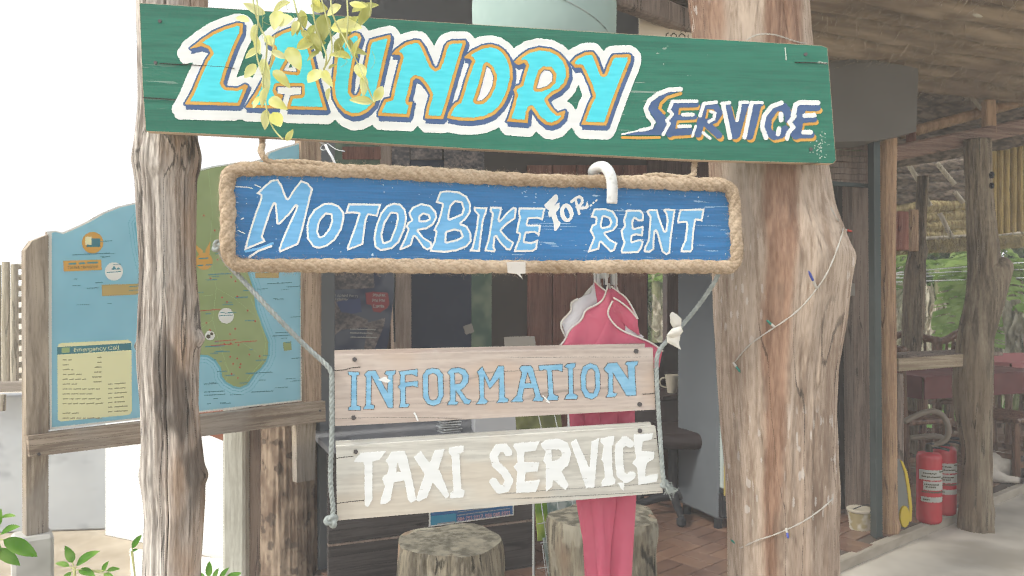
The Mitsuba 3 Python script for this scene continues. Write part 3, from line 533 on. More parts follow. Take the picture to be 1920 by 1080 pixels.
for pts in ([(628, 694.5), (645, 693.5), (660, 689.5), (676, 688)], [(1205, 739), (1218, 738.5), (1228, 737)]): part(isign, 'split', Ib.plate(stroke(pts, 1.2), 0.0002, 0.0012), 'split', False)
for g in (Polygon([(708, 712), (722, 706), (733, 714), (726, 718)]), stroke([(777, 775), (780, 780), (783, 788)], 3), stroke([(1018, 742), (1030, 755), (1024, 752)], 2.2)): part(isign, 'paint_scar', Ib.plate(g, 0.0008, 0.0014), 'letter_white', False)

cC, cD, sD = C(600, 800, 5.4), C(900, 770, 5.19), CL(900, 770, 5.19)
TX = [cC((340, 355), (410, 265), (670, 245), (600, 335), (530, 350), (530, 740), (490, 810), (455, 800), (450, 400), (440, 360)),
      cC((665, 345), (720, 255), (855, 242), (880, 300), (940, 560), (975, 740), (920, 775), (890, 740), (855, 545), (745, 560), (715, 740), (670, 780), (615, 785), (610, 760), (660, 600), (625, 530), (650, 490), (680, 480), (700, 390)).difference(cC((782, 350), (818, 455), (770, 460))),
      cC((950, 310), (1020, 245), (1110, 370), (1160, 240), (1260, 225), (1200, 420), (1310, 690), (1275, 730), (1140, 560), (1080, 720), (1000, 755), (970, 740), (1060, 480)),
      cC((1305, 215), (1455, 190), (1455, 250), (1410, 275), (1430, 630), (1465, 645), (1450, 715), (1315, 725), (1320, 665), (1350, 650), (1330, 300), (1305, 260)),
      sD(78, (272, 405), (240, 358), (175, 362), (132, 440), (152, 520), (240, 600), (283, 680), (250, 755), (185, 768), (130, 690)),
      cD((330, 320), (580, 295), (540, 390), (430, 400), (425, 500), (575, 500), (560, 590), (440, 600), (435, 690), (585, 670), (545, 790), (350, 800), (360, 590), (325, 545), (365, 500), (360, 400), (320, 350)),
      cD((590, 320), (640, 285), (760, 272), (850, 310), (890, 410), (860, 520), (790, 590), (860, 720), (830, 775), (710, 670), (700, 740), (640, 790), (640, 520), (610, 490), (640, 400), (600, 350)).difference(cD((695, 375), (780, 380), (800, 430), (770, 470), (700, 495))),
      cD((880, 310), (935, 270), (1065, 560), (1085, 300), (1160, 260), (1150, 330), (1110, 745), (1030, 755), (960, 540)),
      cD((1170, 270), (1305, 245), (1300, 320), (1280, 340), (1290, 640), (1315, 665), (1310, 715), (1180, 740), (1185, 680), (1215, 650), (1200, 500), (1180, 480), (1205, 340), (1175, 310)),
      unary_union([sD(78, (1460, 320), (1410, 285), (1352, 350), (1350, 480), (1368, 620), (1420, 665), (1475, 630)), cD((1335, 700), (1400, 700), (1395, 790))]),
      cD((1495, 230), (1685, 220), (1670, 280), (1580, 300), (1570, 390), (1695, 400), (1690, 470), (1620, 510), (1600, 640), (1730, 610), (1720, 690), (1540, 720), (1530, 560), (1480, 510), (1520, 460), (1500, 350))]
Tb = Board(631, 890, 2.065, 1235, 860, 2.245)
tchips = [(rng.uniform(660, 1235), rng.uniform(815, 955), rng.uniform(2, 9), rng.uniform(.5, 1.3)) for _ in range(60)]
tsign = thing('taxi_sign', 'bare pale wooden board lettered TAXI SERVICE in white capitals, lowest of the hanging signs', 'sign')
tface = Polygon([(630, 837), (1229, 799), (1243, 924), (632, 976)])
part(tsign, 'board', Tb.plate(tface, -0.020, 0.0), 'board_pale', False)
part(tsign, 'tongue', Tb.plate(Polygon([(629, 829), (1222, 792.5), (1226, 803), (629, 841)]), -0.018, -0.011), 'board_pale', False, label='thin tongue edge standing above the board')
for g in TX: part(tsign, 'letter', Tb.plate(rough(soft(g, .8), .6, 13).difference(unary_union([stroke([(x_, y_), (x_ + L_, y_ - L_ * .07)], w_) for x_, y_, L_, w_ in tchips])), 0.0004, 0.0016), 'letter_white', False)
for x, y in ((667, 847), (1199.5, 807.5)): part(tsign, 'screw', Tb.plate(Point(x, y).buffer(4.2), 0.0, 0.003), 'bolt', False)
for pts in ([(630, 859.5), (645, 857), (662, 856)], [(631, 944), (660, 940), (683, 938)], [(1226, 822), (1233, 821)]): part(tsign, 'split', Tb.plate(stroke(pts, 1.1), 0.0002, 0.0007), 'split', False)

lr = [Bb.pt(404, 462, -.03), Bb.pt(420, 490, -.028), Bb.pt(442, 514, -.022), Bb.pt(500, 574, -.0), Ib.pt(580, 655, .0), Ib.pt(612, 684, .006), Ib.pt(620.5, 696, .008), Ib.pt(622, 720, .010), Ib.pt(622.5, 790, .010), Tb.pt(621, 850, .012), Tb.pt(620, 900, .012), Tb.pt(623.5, 940, .010), Tb.pt(624, 962, .008), Tb.pt(619, 975, .006)]
k = rope_thing('grey twisted cord running down the left ends of the two wooden boards', lr, 0.0066, matn='cord_grey', name='twisted_cord', pitch=.042, n=900)
part(k, 'knot', knot(Tb.pt(621.5, 975, .008), .014, .0068, seed=1), 'cord_grey', True, label='thick knot at the lower left corner of the taxi board')
part(k, 'top_knot', knot(Bb.pt(405, 461, -.025), .012, .0058, seed=3), 'cord_grey', True)
rr_ = [Bb.pt(1352, 508, -.01), Bb.pt(1343, 526, -.008), Ib.pt(1300, 585, .0), Ib.pt(1255, 634, .004), Ib.pt(1233, 660, .006), Ib.pt(1229, 680, .008), Ib.pt(1232, 760, .008), Tb.pt(1236, 830, .010), Tb.pt(1241, 890, .008), Tb.pt(1245, 912, .004)]
k2 = rope_thing('grey twisted cord with white rag running down the right ends of the wooden boards', rr_, 0.0066, matn='cord_grey', name='twisted_cord', pitch=.042, n=900)
part(k2, 'knot', knot(Tb.pt(1246, 908, .004), .010, .0050, seed=2), 'cord_grey', True)
fr = [tube(smoothpath([Tb.pt(1246, 908, .004), Tb.pt(1250 + rng.normal(2, 4), 914 + rng.normal(0, 5), .006 + rng.normal(0, .006)), Tb.pt(1252 + rng.normal(4, 6), 916 + rng.normal(2, 7), .006 + rng.normal(0, .01))], 8), .0009, 4) for _ in range(60)]
part(k2, 'frayed_end', cat(fr), 'cord_grey', False, kind='stuff')
mat('rag_white', lambda p, n, uv: mix(mi.Color3f(.62, .58, .50), mi.Color3f(.80, .78, .72), fbm(p.x * 40, p.y * 40, p.z * 40, 2)), .9)
def lump(c, r, stretch, tilt, seed, amp=.35):
    s = trimesh.creation.icosphere(4, 1.0); v = np.array(s.vertices); q = meshkit.fbm(v * 1.6 + seed * 3.1, 4, seed); v *= (1 - amp + 2 * amp * q)[:, None]
    v[:, 0] *= stretch[0]; v[:, 1] *= stretch[1]; v[:, 2] *= stretch[2]; a = tilt; v = v @ np.array([[math.cos(a), 0, math.sin(a)], [0, 1, 0], [-math.sin(a), 0, math.cos(a)]]).T
    return trimesh.Trimesh(np.asarray(c) + r * v, s.faces, process=False)
k = thing('white_rag', 'scrap of white cloth knotted round the right hand cord', 'rag')
RAG = k
# ---------------------------------------------------------------- the pink umbrella hooked over the blue sign
mat('umbrella_pink', lambda p, n, uv: mix(mi.Color3f(.50, .092, .150), mi.Color3f(.585, .135, .195), fbm(p.x * 14, p.y * 14, p.z * 5, 2)), .55, spec=.2, sheen=.4)
mat('umbrella_lining', (.66, .64, .66), .5); mat('plastic_white', lambda p, n, uv: mix(mi.Color3f(.68, .68, .66), mi.Color3f(.46, .44, .40), ss(.5, .75, fbm(p.x * 50, p.y * 50, p.z * 50, 4)) * .7), .42)
um = thing('umbrella', 'folded pink umbrella hanging upside down by its white hook handle behind the signs', 'umbrella')
ux, uY = 1135, 2.36
uc = lambda py: P(ux, py, uY)
part(um, 'handle', tube(smoothpath([Bb.pt(1141, 384, .030), Bb.pt(1141, 360, .034), Bb.pt(1139, 336, .032), Bb.pt(1134, 320, .022), Bb.pt(1127, 312, -.004), Bb.pt(1119, 316, -.03), P(1117, 335, 2.24), P(1121, 380, 2.29), P(1128, 450, 2.33), P(1133, 520, 2.36)], 120), np.r_[.0135, np.full(119, .0148)], 20), 'plastic_white', True)
part(um, 'shaft', tube(np.array([uc(500), uc(1180)]), .005, 10), 'bolt', True)
def canopy(inset, nth=256, nt=60):
    th = np.linspace(0, 2 * np.pi, nth, endpoint=False); g = np.random.default_rng(4); NP = 8
    pan = np.floor(th / (2 * np.pi) * NP).astype(int) % NP; f = (th / (2 * np.pi) * NP) % 1; sag = np.sin(np.pi * f) ** 0.75
    topz = np.array([.135, .08, .05, .06, .135, .175, .14, .165])[pan] * sag ** 1.2 + .004; rout = np.array([.130, .118, .110, .112, .118, .120, .112, .125])[pan]
    V = np.empty((nt, nth, 3)); z0, z1 = uc(528)[2], uc(1190)[2]
    for i in range(nt):
        t = i / (nt - 1); zt = z0 - topz * 1.35; z = zt + (z1 - zt) * t
        open_ = np.exp(-((t) / .10) ** 2)                                  # how far the free edge gapes
        prof = np.interp(t, [0, .04, .10, .18, .28, .40, .6, .85, 1], [.80, .92, 1.0, .93, .76, .70, .68, .54, .18])
        ribr = np.interp(t, [0, .2, .35, .7, 1], [.030, .038, .064, .058, .020])
        r = ribr + (rout * prof - ribr) * (sag ** (1.0 - .35 * t)) * np.array([1, .8, 1, .9, 1.06, .82, 1.0, .88])[pan]
        tw = .75 * (1 - .6 * t) * np.array([.5, .3, .3, .3, -.4, .7, -.6, .6])[pan] * sag + .10 * np.sin(6 * t + pan) + 1.9 * np.clip(t - .12, 0, 1) + .35
        r = np.maximum(r - inset, .003); a = th + tw
        V[i] = np.stack([uc(0)[0] + r * np.cos(a), uY + r * .55 * np.sin(a), z], 1)
    i, j = np.meshgrid(np.arange(nt - 1), np.arange(nth), indexing='ij'); j2 = (j + 1) % nth
    fc = np.stack([i * nth + j, (i + 1) * nth + j, (i + 1) * nth + j2, i * nth + j2], -1).reshape(-1, 4)
    return trimesh.Trimesh(V.reshape(-1, 3), np.vstack([fc[:, [0, 1, 2]], fc[:, [0, 2, 3]]]), process=False), V
mo, Vo = canopy(0.0); mi_, _ = canopy(0.003)
part(um, 'canopy', mo, 'umbrella_pink', True); part(um, 'lining', mi_, 'umbrella_lining', True, label='pale silvery lining of the canopy')
loop = np.vstack([Vo[0], Vo[0][:1]]); part(um, 'piping', tube(loop, .0028, 6, caps=False), 'rag_white', True, label='white piping along the canopy edge')
for kk in range(8):
    a = kk / 8 * 2 * np.pi; c0 = np.array([uc(0)[0] + .030 * math.cos(a), uY + .02 * math.sin(a), uc(528)[2]])
    part(um, 'rib_tip', tube(np.array([c0 + [0, 0, .030], c0 + [0.001, 0, -.01]]), .0048, 10), 'plastic_white', True)

def cloth(parent, name, pts, Y, bulge, m_, slope=0.0, step=5.0, soft_=16.0):
    """A piece of canopy cloth, bellied out between its edges and sewn to the canopy behind it."""
    from scipy.spatial import Delaunay
    g = Polygon(pts); g = g.buffer(2).buffer(-2) if g.is_valid else g.buffer(0)
    ring = g.exterior; L = int(ring.length / step); e = [ring.interpolate(i / L, normalized=True).coords[0] for i in range(L)]
    x0, y0, x1, y1 = g.bounds; inn = [(x + (step / 2 if int((y - y0) / step) % 2 else 0), y) for x in np.arange(x0, x1, step) for y in np.arange(y0, y1, step)]
    inn = [q for q in inn if g.buffer(-step * .5).contains(Point(q))]; q = np.array(e + inn); tri = Delaunay(q).simplices
    tri = tri[[g.buffer(.01).contains(Point(q[t].mean(0))) for t in tri]]
    d = np.array([ring.distance(Point(a)) for a in q]); k = 1 - np.exp(-d / soft_)
    V = np.array([P(x, y, Y - bulge * kk + slope * (y - y0) / (y1 - y0) + .004 * math.sin(x * .11 + y * .03)) for (x, y), kk in zip(q, k)])
    back = V + np.array([0, .0016, 0]); n = len(V); rim = np.arange(L); r2 = (rim + 1) % L
    f = np.vstack([tri, tri[:, ::-1] + n, np.stack([rim, r2, r2 + n], 1), np.stack([rim, r2 + n, rim + n], 1)])
    part(parent, name, trimesh.Trimesh(np.vstack([V, back]), f, process=False), m_, 50)
def piping(pts, Y): part(um, 'piping', tube(smoothpath([P(x, y, Y) for x, y in pts], 60), .0026, 8), 'rag_white', True)
cloth(um, 'lining_flap', [(1113, 528), (1108, 550), (1084, 560), (1071, 570), (1071, 581), (1053, 604), (1061, 632), (1080, 640), (1120, 600), (1130, 560)], 2.335, .012, 'umbrella_lining')
cloth(um, 'flap', [(1114, 526), (1135, 544), (1152, 540), (1172, 556), (1186, 580), (1196, 598), (1197, 670), (1150, 680), (1120, 570)], 2.330, .022, 'umbrella_pink', .0)
piping([(1114, 526), (1124, 536), (1135, 545)], 2.326); piping([(1146, 537), (1160, 548), (1172, 557), (1184, 574), (1196, 598)], 2.326); piping([(1084, 560), (1071, 570), (1071, 581), (1053, 604), (1061, 632)], 2.331)
cloth(um, 'flap', [(1139, 536), (1131, 560), (1113, 574), (1096, 585), (1090, 600), (1068, 620), (1060, 636), (1048, 652), (1058, 690), (1180, 690), (1176, 600), (1150, 560)], 2.318, .026, 'umbrella_pink')
piping([(1140, 535), (1136, 548), (1130, 562), (1113, 574), (1097, 584), (1091, 598), (1070, 617), (1061, 634), (1049, 650)], 2.314)
cloth(um, 'lining_flap', [(1150, 562), (1140, 585), (1144, 598), (1162, 618), (1200, 636), (1208, 632), (1180, 610), (1162, 592)], 2.312, .0, 'umbrella_lining')
cloth(um, 'flap', [(1150, 560), (1160, 564), (1185, 586), (1194, 597), (1200, 630), (1176, 614), (1160, 596), (1148, 582)], 2.306, .010, 'umbrella_pink')
piping([(1150, 558), (1166, 568), (1184, 584), (1195, 598)], 2.303)
cloth(um, 'flap', [(1141, 588), (1146, 600), (1156, 612), (1172, 623), (1200, 634), (1225, 646), (1242, 658), (1236, 690), (1090, 690), (1110, 650), (1128, 615)], 2.298, .024, 'umbrella_pink')
piping([(1149, 564), (1142, 578), (1140, 588), (1146, 601), (1157, 613), (1173, 623), (1201, 634), (1226, 646), (1243, 659)], 2.294)

cloth(um, 'fold', [(1066, 768), (1074, 860), (1080, 940), (1092, 1010), (1104, 1110), (1142, 1110), (1146, 1020), (1156, 940), (1160, 860), (1158, 768)], 2.300, .030, 'umbrella_pink', soft_=22.)
cloth(um, 'fold', [(1150, 768), (1152, 900), (1142, 1000), (1138, 1110), (1183, 1110), (1189, 1000), (1193, 935), (1192, 860), (1190, 768)], 2.316, .034, 'umbrella_pink', soft_=18.)
cloth(um, 'fold', [(1096, 768), (1104, 900), (1114, 1000), (1124, 1110), (1138, 1110), (1130, 950), (1124, 768)], 2.276, .012, 'umbrella_pink', soft_=10.)
for pts, yy, bg in (([(1256, 590), (1260, 584), (1269, 589), (1278, 598), (1277, 612), (1264, 618), (1257, 606)], 2.242, .012), ([(1250, 628), (1260, 616), (1277, 611), (1281, 622), (1274, 630), (1262, 634)], 2.230, .014), ([(1250, 630), (1270, 622), (1276, 630), (1273, 645), (1277, 656), (1264, 649), (1251, 642)], 2.238, .010)):
    cloth(RAG, 'cloth_tail', pts, yy, bg, 'rag_white', step=3., soft_=6.)
# ---------------------------------------------------------------- notice board with the island map
mat('frame_wood', timber((.17, .125, .09), (.37, .295, .225), ax=lambda p: p.x * .69 + p.y * .72, grey=(.30, .27, .24)), .85, bump=grain(), bscale=.001)
mat('frame_post', timber((.17, .13, .095), (.40, .33, .25), vertical=True, grey=(.30, .27, .24)), .85, bump=grain(1, True), bscale=.002)
mat('map_sea', lambda p, n, uv: mix(mi.Color3f(.19, .43, .53), mi.Color3f(.30, .58, .68), fbm(p.x * 4 + p.y * 3, p.z * 5, 0, 3)), .28, spec=.5)
mat('map_shallow', (.15, .42, .50), .28); mat('map_land', lambda p, n, uv: mix(mi.Color3f(.24, .31, .12), mi.Color3f(.34, .41, .19), fbm(p.x * 9 + p.y * 3, p.z * 9, 0, 3)), .3)
mat('print_white', (.72, .72, .66), .3); mat('print_orange', (.60, .33, .07), .3); mat('print_tan', (.45, .33, .12), .3); mat('print_dark', (.035, .07, .075), .35)
mat('print_teal', (.06, .19, .22), .3); mat('print_caption', (.085, .25, .30), .3); mat('print_cream', (.74, .72, .42), .28); mat('print_ink', (.10, .09, .06), .4); mat('print_red', (.50, .07, .05), .3); mat('print_lime', (.32, .42, .18), .3)
N = Board(45, 830, 2.92, 600, 760, 3.80)
nb = thing('notice_board', 'timber framed notice board with a printed island map and a top edge following the sky glare', 'notice board')
top = [(88, 434), (105, 432), (118, 436), (135, 429), (165, 415), (195, 398), (225, 386), (262, 378), (310, 350), (340, 330), (372, 318), (400, 311), (435, 306), (470, 304), (498, 296), (504, 285), (525, 277), (566, 266)]  # upper edge takes the outline of the burnt-out sky glare
inner = Polygon(top + [(566, 752), (93, 806)])
part(nb, 'backing', N.plate(inner, -.022, -.002), 'frame_wood', False)
part(nb, 'map_sheet', N.plate(inner.buffer(-.2), 0, .001), 'print_white', False)
sea = Polygon([(97, 437)] + top[1:-1] + [(565, 269), (565, 749), (97, 801)]).intersection(inner.buffer(-3))
part(nb, 'map_sea', N.plate(sea, .0012, .0018), 'map_sea', False)
land = Polygon([(395, 300), (452, 300), (430, 380), (440, 470), (462, 505), (474, 540), (478, 575), (486, 600), (494, 620), (502, 640), (502, 665), (497, 678), (488, 690), (478, 698), (470, 710), (463, 720), (450, 726), (438, 724), (424, 716), (416, 706), (414, 690), (404, 675), (390, 666), (376, 665), (340, 680), (300, 660), (286, 600), (280, 540), (262, 470), (255, 420), (290, 370), (340, 320)])
land = land.buffer(3).buffer(-3)
part(nb, 'map_shore', N.plate(land.buffer(4).intersection(sea), .002, .0024), 'map_shallow', False)
part(nb, 'map_land', N.plate(land.intersection(sea), .0026, .0032), 'map_land', False, label='green printed island on the map')
part(nb, 'map_land', N.plate(Polygon([(530, 642), (545, 640), (546, 656), (532, 658)]), .0026, .0032), 'map_land', False)
def disc(x, y, r): return Point(x, y).buffer(r, 8)
for x, y, r, m_ in ((173, 455, 20, 'print_orange'), (213, 509, 17, 'print_white'), (382, 490, 16, 'print_orange'), (423, 592, 14.5, 'print_white'), (393, 629, 9, 'print_white')):
    part(nb, 'map_badge', N.plate(disc(x, y, r), .0034, .0038), m_, False)
for pts in ([(390, 320), (398, 400), (392, 470), (405, 540), (398, 600), (412, 650), (430, 700)], [(392, 470), (430, 455), (446, 470)], [(405, 540), (440, 560), (476, 590)], [(398, 600), (370, 620), (330, 610)], [(412, 650), (450, 640), (480, 660)]): part(nb, 'map_track', N.plate(stroke(pts, 1.0).intersection(land.buffer(-3)), .0034, .0037), 'print_lime', False)
spots = [disc(rng.uniform(380, 490), rng.uniform(330, 715), 1.6) for _ in range(60)]
part(nb, 'map_dot', N.plate(unary_union([s_ for s_ in spots if land.buffer(-6).contains(s_)]), .0040, .0043), 'print_red', False, kind='stuff')
part(nb, 'badge_picture', N.plate(unary_union([stroke([(200, 511), (226, 509)], 1.5), Polygon([(208, 506), (213, 498), (218, 505)]), Polygon([(216, 506), (221, 501), (226, 505)])]), .0040, .0043), 'print_caption', False)
part(nb, 'badge_picture', N.plate(unary_union([disc(390, 631, 4), disc(396, 626, 3)]), .0040, .0043), 'print_ink', False)
part(nb, 'badge_picture', N.plate(rect(162, 447, 187, 463), .0040, .0043), 'print_teal', False)
part(nb, 'badge_picture', N.plate(rect(159, 444, 171, 459), .0044, .0046), 'print_cream', False)
part(nb, 'map_banner', N.plate(quad((118, 489), (189, 487), (190, 506), (119, 509)), .0034, .0038), 'print_orange', False)
part(nb, 'map_banner', N.plate(quad((190, 534), (262, 532), (262, 552), (191, 555)), .0034, .0038), 'print_tan', False)
part(nb, 'map_banner', N.plate(unary_union([quad((365, 458), (380, 470), (378, 486), (368, 470)), quad((384, 470), (394, 452), (392, 476), (386, 486))]), .0034, .0038), 'print_orange', False)
part(nb, 'map_plaque', N.plate(rect(478, 511, 522, 521), .0034, .0038), 'print_tan', False)
ink = [stroke([(x, y), (x + L, y - L * .05)], w, 2) for x, y, L, w in ((128, 495, 14, 3), (147, 494, 12, 3), (163, 493, 20, 3), (372, 485, 18, 2), (370, 498, 10, 2), (385, 497, 12, 2), (410, 592, 26, 1.4), (412, 586, 8, 1.4), (425, 586, 10, 1.4), (135, 478, 70, 1.6), (178, 530, 14, 2), (455, 545, 10, 1.6), (390, 515, 42, 1.6), (440, 558, 24, 1.6), (384, 650, 36, 1.6), (400, 660, 30, 1.4), (385, 525, 22, 1.4), (500, 532, 46, 1.6), (515, 624, 38, 1.6), (510, 630, 44, 1.6), (460, 700, 50, 1.6), (470, 735, 42, 1.6), (382, 735, 38, 1.6), (382, 741, 40, 1.4), (420, 704, 20, 1.4), (535, 642, 10, 1.5))]
part(nb, 'map_caption', N.plate(unary_union(ink), .0040, .0043), 'print_caption', False, kind='stuff')
part(nb, 'map_road', N.plate(unary_union([stroke([(470, 560), (486, 600), (498, 640), (494, 675), (478, 692), (462, 712)], 1.6), stroke([(420, 680), (428, 695), (424, 712)], 1.6), stroke([(380, 555), (398, 553)], 1.2), stroke([(372, 607), (392, 604)], 1.2)]), .0034, .0037), 'print_lime', False)
part(nb, 'map_banner_text', N.text('TOUR & TRANSFER', 126, 504.5, 5, -.03, .0040, width=56), 'print_ink', False)
part(nb, 'map_contour', N.plate(unary_union([stroke([(x0, y0), (x0 + 40, y0 - 3)], 1.3) for x0, y0 in ((402, 640), (396, 648), (372, 583), (440, 642))]), .0040, .0043), 'print_red', False, kind='stuff')
card = quad((107, 652), (110, 645), (115, 643), (240, 637), (246, 641), (247, 770), (244, 776), (238, 778), (114, 790), (108, 787))
pc = part(nb, 'phone_list', N.plate(card, .0020, .0026), 'print_cream', False, label='cream printed list headed Emergency Call')
part(nb, 'list_header', N.plate(quad((106.5, 651), (245, 643), (246, 656), (107, 665)), .0028, .0032), 'print_teal', False)
part(nb, 'header_badge', N.plate(quad((115, 652), (130, 651), (130, 661), (115, 662)), .0034, .0038), 'print_lime', False)
part(nb, 'list_heading', N.text('Emergency Call', 137, 660, 7.5, -.058, .0034, width=86), 'print_cream', False)
tiny = []
for i in range(90):
    x, y = rng.uniform(100, 560), rng.uniform(450, 760); L = rng.uniform(6, 26)
    if sea.buffer(-8).contains(Point(x, y)) and not card.buffer(14).contains(Point(x, y)) and not card.buffer(12).contains(Point(x + L, y)): tiny.append(stroke([(x, y), (x + L, y - L * .06)], rng.uniform(.9, 1.5), 2))
part(nb, 'map_place_names', N.plate(unary_union(tiny), .0040, .0043), 'print_caption', False, kind='stuff')
part(nb, 'map_coast_line', N.plate(unary_union([land.buffer(8).exterior.buffer(.5), land.buffer(14).exterior.buffer(.4)]).intersection(sea.buffer(-2)), .0019, .0021), 'map_shallow', False)
rows = []
for i, (w1, w2) in enumerate([(17, 8), (12, 8), (20, 13), (38, 14), (44, 18), (28, 15), (70, 0), (56, 0), (72, 0), (78, 0), (0, 0), (32, 0), (74, 0)]):
    y = 675 + i * 9.1
    x = 117
    while x < 117 + w1:
        L = min(rng.uniform(6, 15), 117 + w1 - x); rows.append(stroke([(x, y), (x + L, y - L * .07)], 2.2, 2)); x += L + 2.5
    if w2: rows.append(stroke([(190 - w2, y - 4.5), (190, y - 5.2)], 2.4, 2))
for i in range(7):
    y = 721.5 + i * 8.6 - 1
    rows += [stroke([(202, y), (210, y - .6)], 2.2, 2), stroke([(214, y - .9), (214 + rng.uniform(18, 26), y - 2.4)], 2.2, 2)]
mat('print_faded', (.34, .32, .17), .4)
part(nb, 'list_line', N.plate(unary_union(rows), .0028, .0031), 'print_faded', False, kind='stuff')
lp = lambda x0, x1, y0, y1: None
part(nb, 'post', N.plate(quad((45, 470), (58, 452), (88, 440), (88, 812), (88, 1002), (47, 1006)), -.035, .02), 'frame_post', False)
part(nb, 'rail', N.plate(quad((46, 815), (600, 750), (601, 788), (49, 854)), -.01, .045), 'frame_wood', False)
mat('frame_warm', timber((.20, .13, .085), (.46, .335, .235), vertical=True), .8, bump=grain(1, True), bscale=.002)
part(nb, 'post', N.plate(quad((560, 255), (598, 255), (598, 752), (566, 757)), -.035, .02), 'frame_warm', False)
part(nb, 'short_leg', N.plate(quad((554, 786), (591, 781), (590, 899), (556, 905)), -.035, .005), 'frame_post', False)
part(nb, 'rail_nail', N.plate(disc(66, 848, 3), .045, .05), 'bolt', False); part(nb, 'rail_nail', N.plate(disc(590, 768, 2), .045, .05), 'bolt', False)
mat('block_grey', lambda p, n, uv: mix(mi.Color3f(.30, .29, .26), mi.Color3f(.50, .48, .44), fbm(p.x * 12, p.y * 12, p.z * 12, 3)), .95)
q = N.pt(62, 1000, -.01); single('footing_block', 'pale concrete block under the left leg of the notice board', 'block', box((q[0], q[1], q[2] / 2), (.13, .13, q[2] - .002), .6, .012), 'block_grey')

# ---------------------------------------------------------------- left: low walls, fence, timber columns
mat('wall_shaded_grey', lambda p, n, uv: mix(mix(mi.Color3f(.40, .42, .44), mi.Color3f(.60, .61, .60), fbm(p.x * 2.4, p.y * 2.4, p.z * 2.4, 4)), mi.Color3f(.13, .14, .15), ss(.54, .66, fbm(p.x * 3.4 + 1, p.y * 3.4, p.z * 4.5, 4)) * .3), .9, bump=lambda p, n, uv: fbm(p.x * 30, p.y * 30, p.z * 30, 3), bscale=.003)  # shade on the white masonry put into the grey, plus stains
mat('wall_white', lambda p, n, uv: mix(mi.Color3f(.78, .77, .74), mi.Color3f(.84, .84, .82), fbm(p.x * 3, p.y * 3, p.z * 3, 3)), .85)
mat('terracotta', lambda p, n, uv: mix(mi.Color3f(.30, .11, .06), mi.Color3f(.42, .19, .12), fbm(p.x * 6, p.y * 6, p.z * 6, 3)), .9)
c0 = np.array([-2.50, 4.85])
single('shaded_wall', 'low rendered wall in shaded grey standing behind the notice board under the bamboo fence', 'wall', box((-2.95, 5.00, .42), (1.22, .16, .84), .12, .01), 'wall_shaded_grey')
wp_ = Polygon([(-2.47, 4.86), (-1.36, 4.30), (-1.28, 4.44), (-2.40, 5.02)])
wm = trimesh.creation.extrude_polygon(wp_, .80, engine='earcut'); V_ = np.array(wm.vertices); V_[:, 2] *= np.interp(V_[:, 0], [-2.47, -1.3], [.98, .66]); wm.vertices = V_
single('white_wall', 'low white painted wall running back beneath the island map', 'wall', wm, 'wall_white')
mat('sunlit_ground', lambda p, n, uv: mix(mi.Color3f(.66, .63, .57), mi.Color3f(.78, .76, .71), fbm(p.x * 5, p.y * 5, 0, 3)), .95)
m = trimesh.creation.extrude_polygon(Polygon([(-2.16, 4.52), (-1.95, 4.10), (-1.9, 1.0), (-.98, 1.0), (-1.0, 4.4), (-1.36, 4.28)]), .05, engine='earcut'); m.apply_translation((0, 0, -.02)); struct('path', m, 'sunlit_ground')  # pale ground sheet: blown-out sunlight put into its colour
single('terracotta_wall', 'terracotta coloured wall seen above the low white wall', 'wall', box((-1.95, 5.05, .62), (1.5, .12, 1.2), -.3, .01), 'terracotta')
mat('bamboo_pale', timber((.30, .26, .19), (.52, .46, .36), vertical=True), .7)
fn = thing('bamboo_fence', 'pale bamboo pole fence on top of the grey wall at far left', 'fence')
for i in range(9):
    px_ = 27 - i * 16; hgt = 490 + abs(i - 1) * 5 + rnd.uniform(-3, 3); a = P(px_, hgt, 4.85); b = P(px_ + rnd.uniform(-1, 1), 722, 4.85)  # pole tops step down along the same glare outline
    part(fn, 'pole', tube(np.array([b, (a + b) / 2 + [0, 0, .0], a]), .021, 12), 'bamboo_pale', 40)
for i in range(11):
    y = 500 + i * 20.5; part(fn, 'stub', tube(np.array([P(28, y, 4.93), P(62, y - 2, 4.98)]), .018, 10), 'bamboo_pale', 40)
part(fn, 'rail', beam(P(-130, 728, 4.84), P(60, 723, 4.84), .07, .06), 'frame_wood'); part(fn, 'lower_post', tube(np.array([P(4, 740, 4.8), P(3, 770, 4.8)]), .022, 10), 'bamboo_pale', 40)
mat('post_lit_half', timber((.36, .34, .28), (.54, .53, .46), vertical=True), .8, bump=grain(1, True), bscale=.002)
mat('post_bark', lambda p, n, uv: mix(mix(mi.Color3f(.17, .115, .08), mi.Color3f(.34, .255, .185), ss(.3, .7, fbm(p.x * 16, p.y * 16, p.z * 9, 4))), mi.Color3f(.085, .06, .045), ss(.60, .72, fbm(p.x * 24 + 4, p.y * 24, p.z * 16, 3)) * .8), .9, bump=lambda p, n, uv: fbm(p.x * 26, p.y * 26, p.z * 15, 4), bscale=.02, eps=2e-3)
mat('post_brown_half', timber((.15, .10, .075), (.30, .22, .17), vertical=True), .8, bump=grain(1, True), bscale=.002)
single('square_post', 'pale lit half of a timber post between the white wall and the bark covered trunk', 'post', beam(P(445, 1150, 3.97) * [1, 1, 0] + [0, 0, 0], P(445, 560, 3.97) * [1, 1, 0] + [0, 0, 1.9], .11, .11, .012), 'post_lit_half')  # left half of one post, its lit side put into the pale colour
single('square_post', 'brown right half of the same timber post tight against the bark covered trunk', 'post', beam(P(477, 1150, 4.02) * [1, 1, 0], P(477, 560, 4.02) * [1, 1, 0] + [0, 0, 1.9], .075, .11, .008), 'post_brown_half')  # right half of that post, built as a second timber
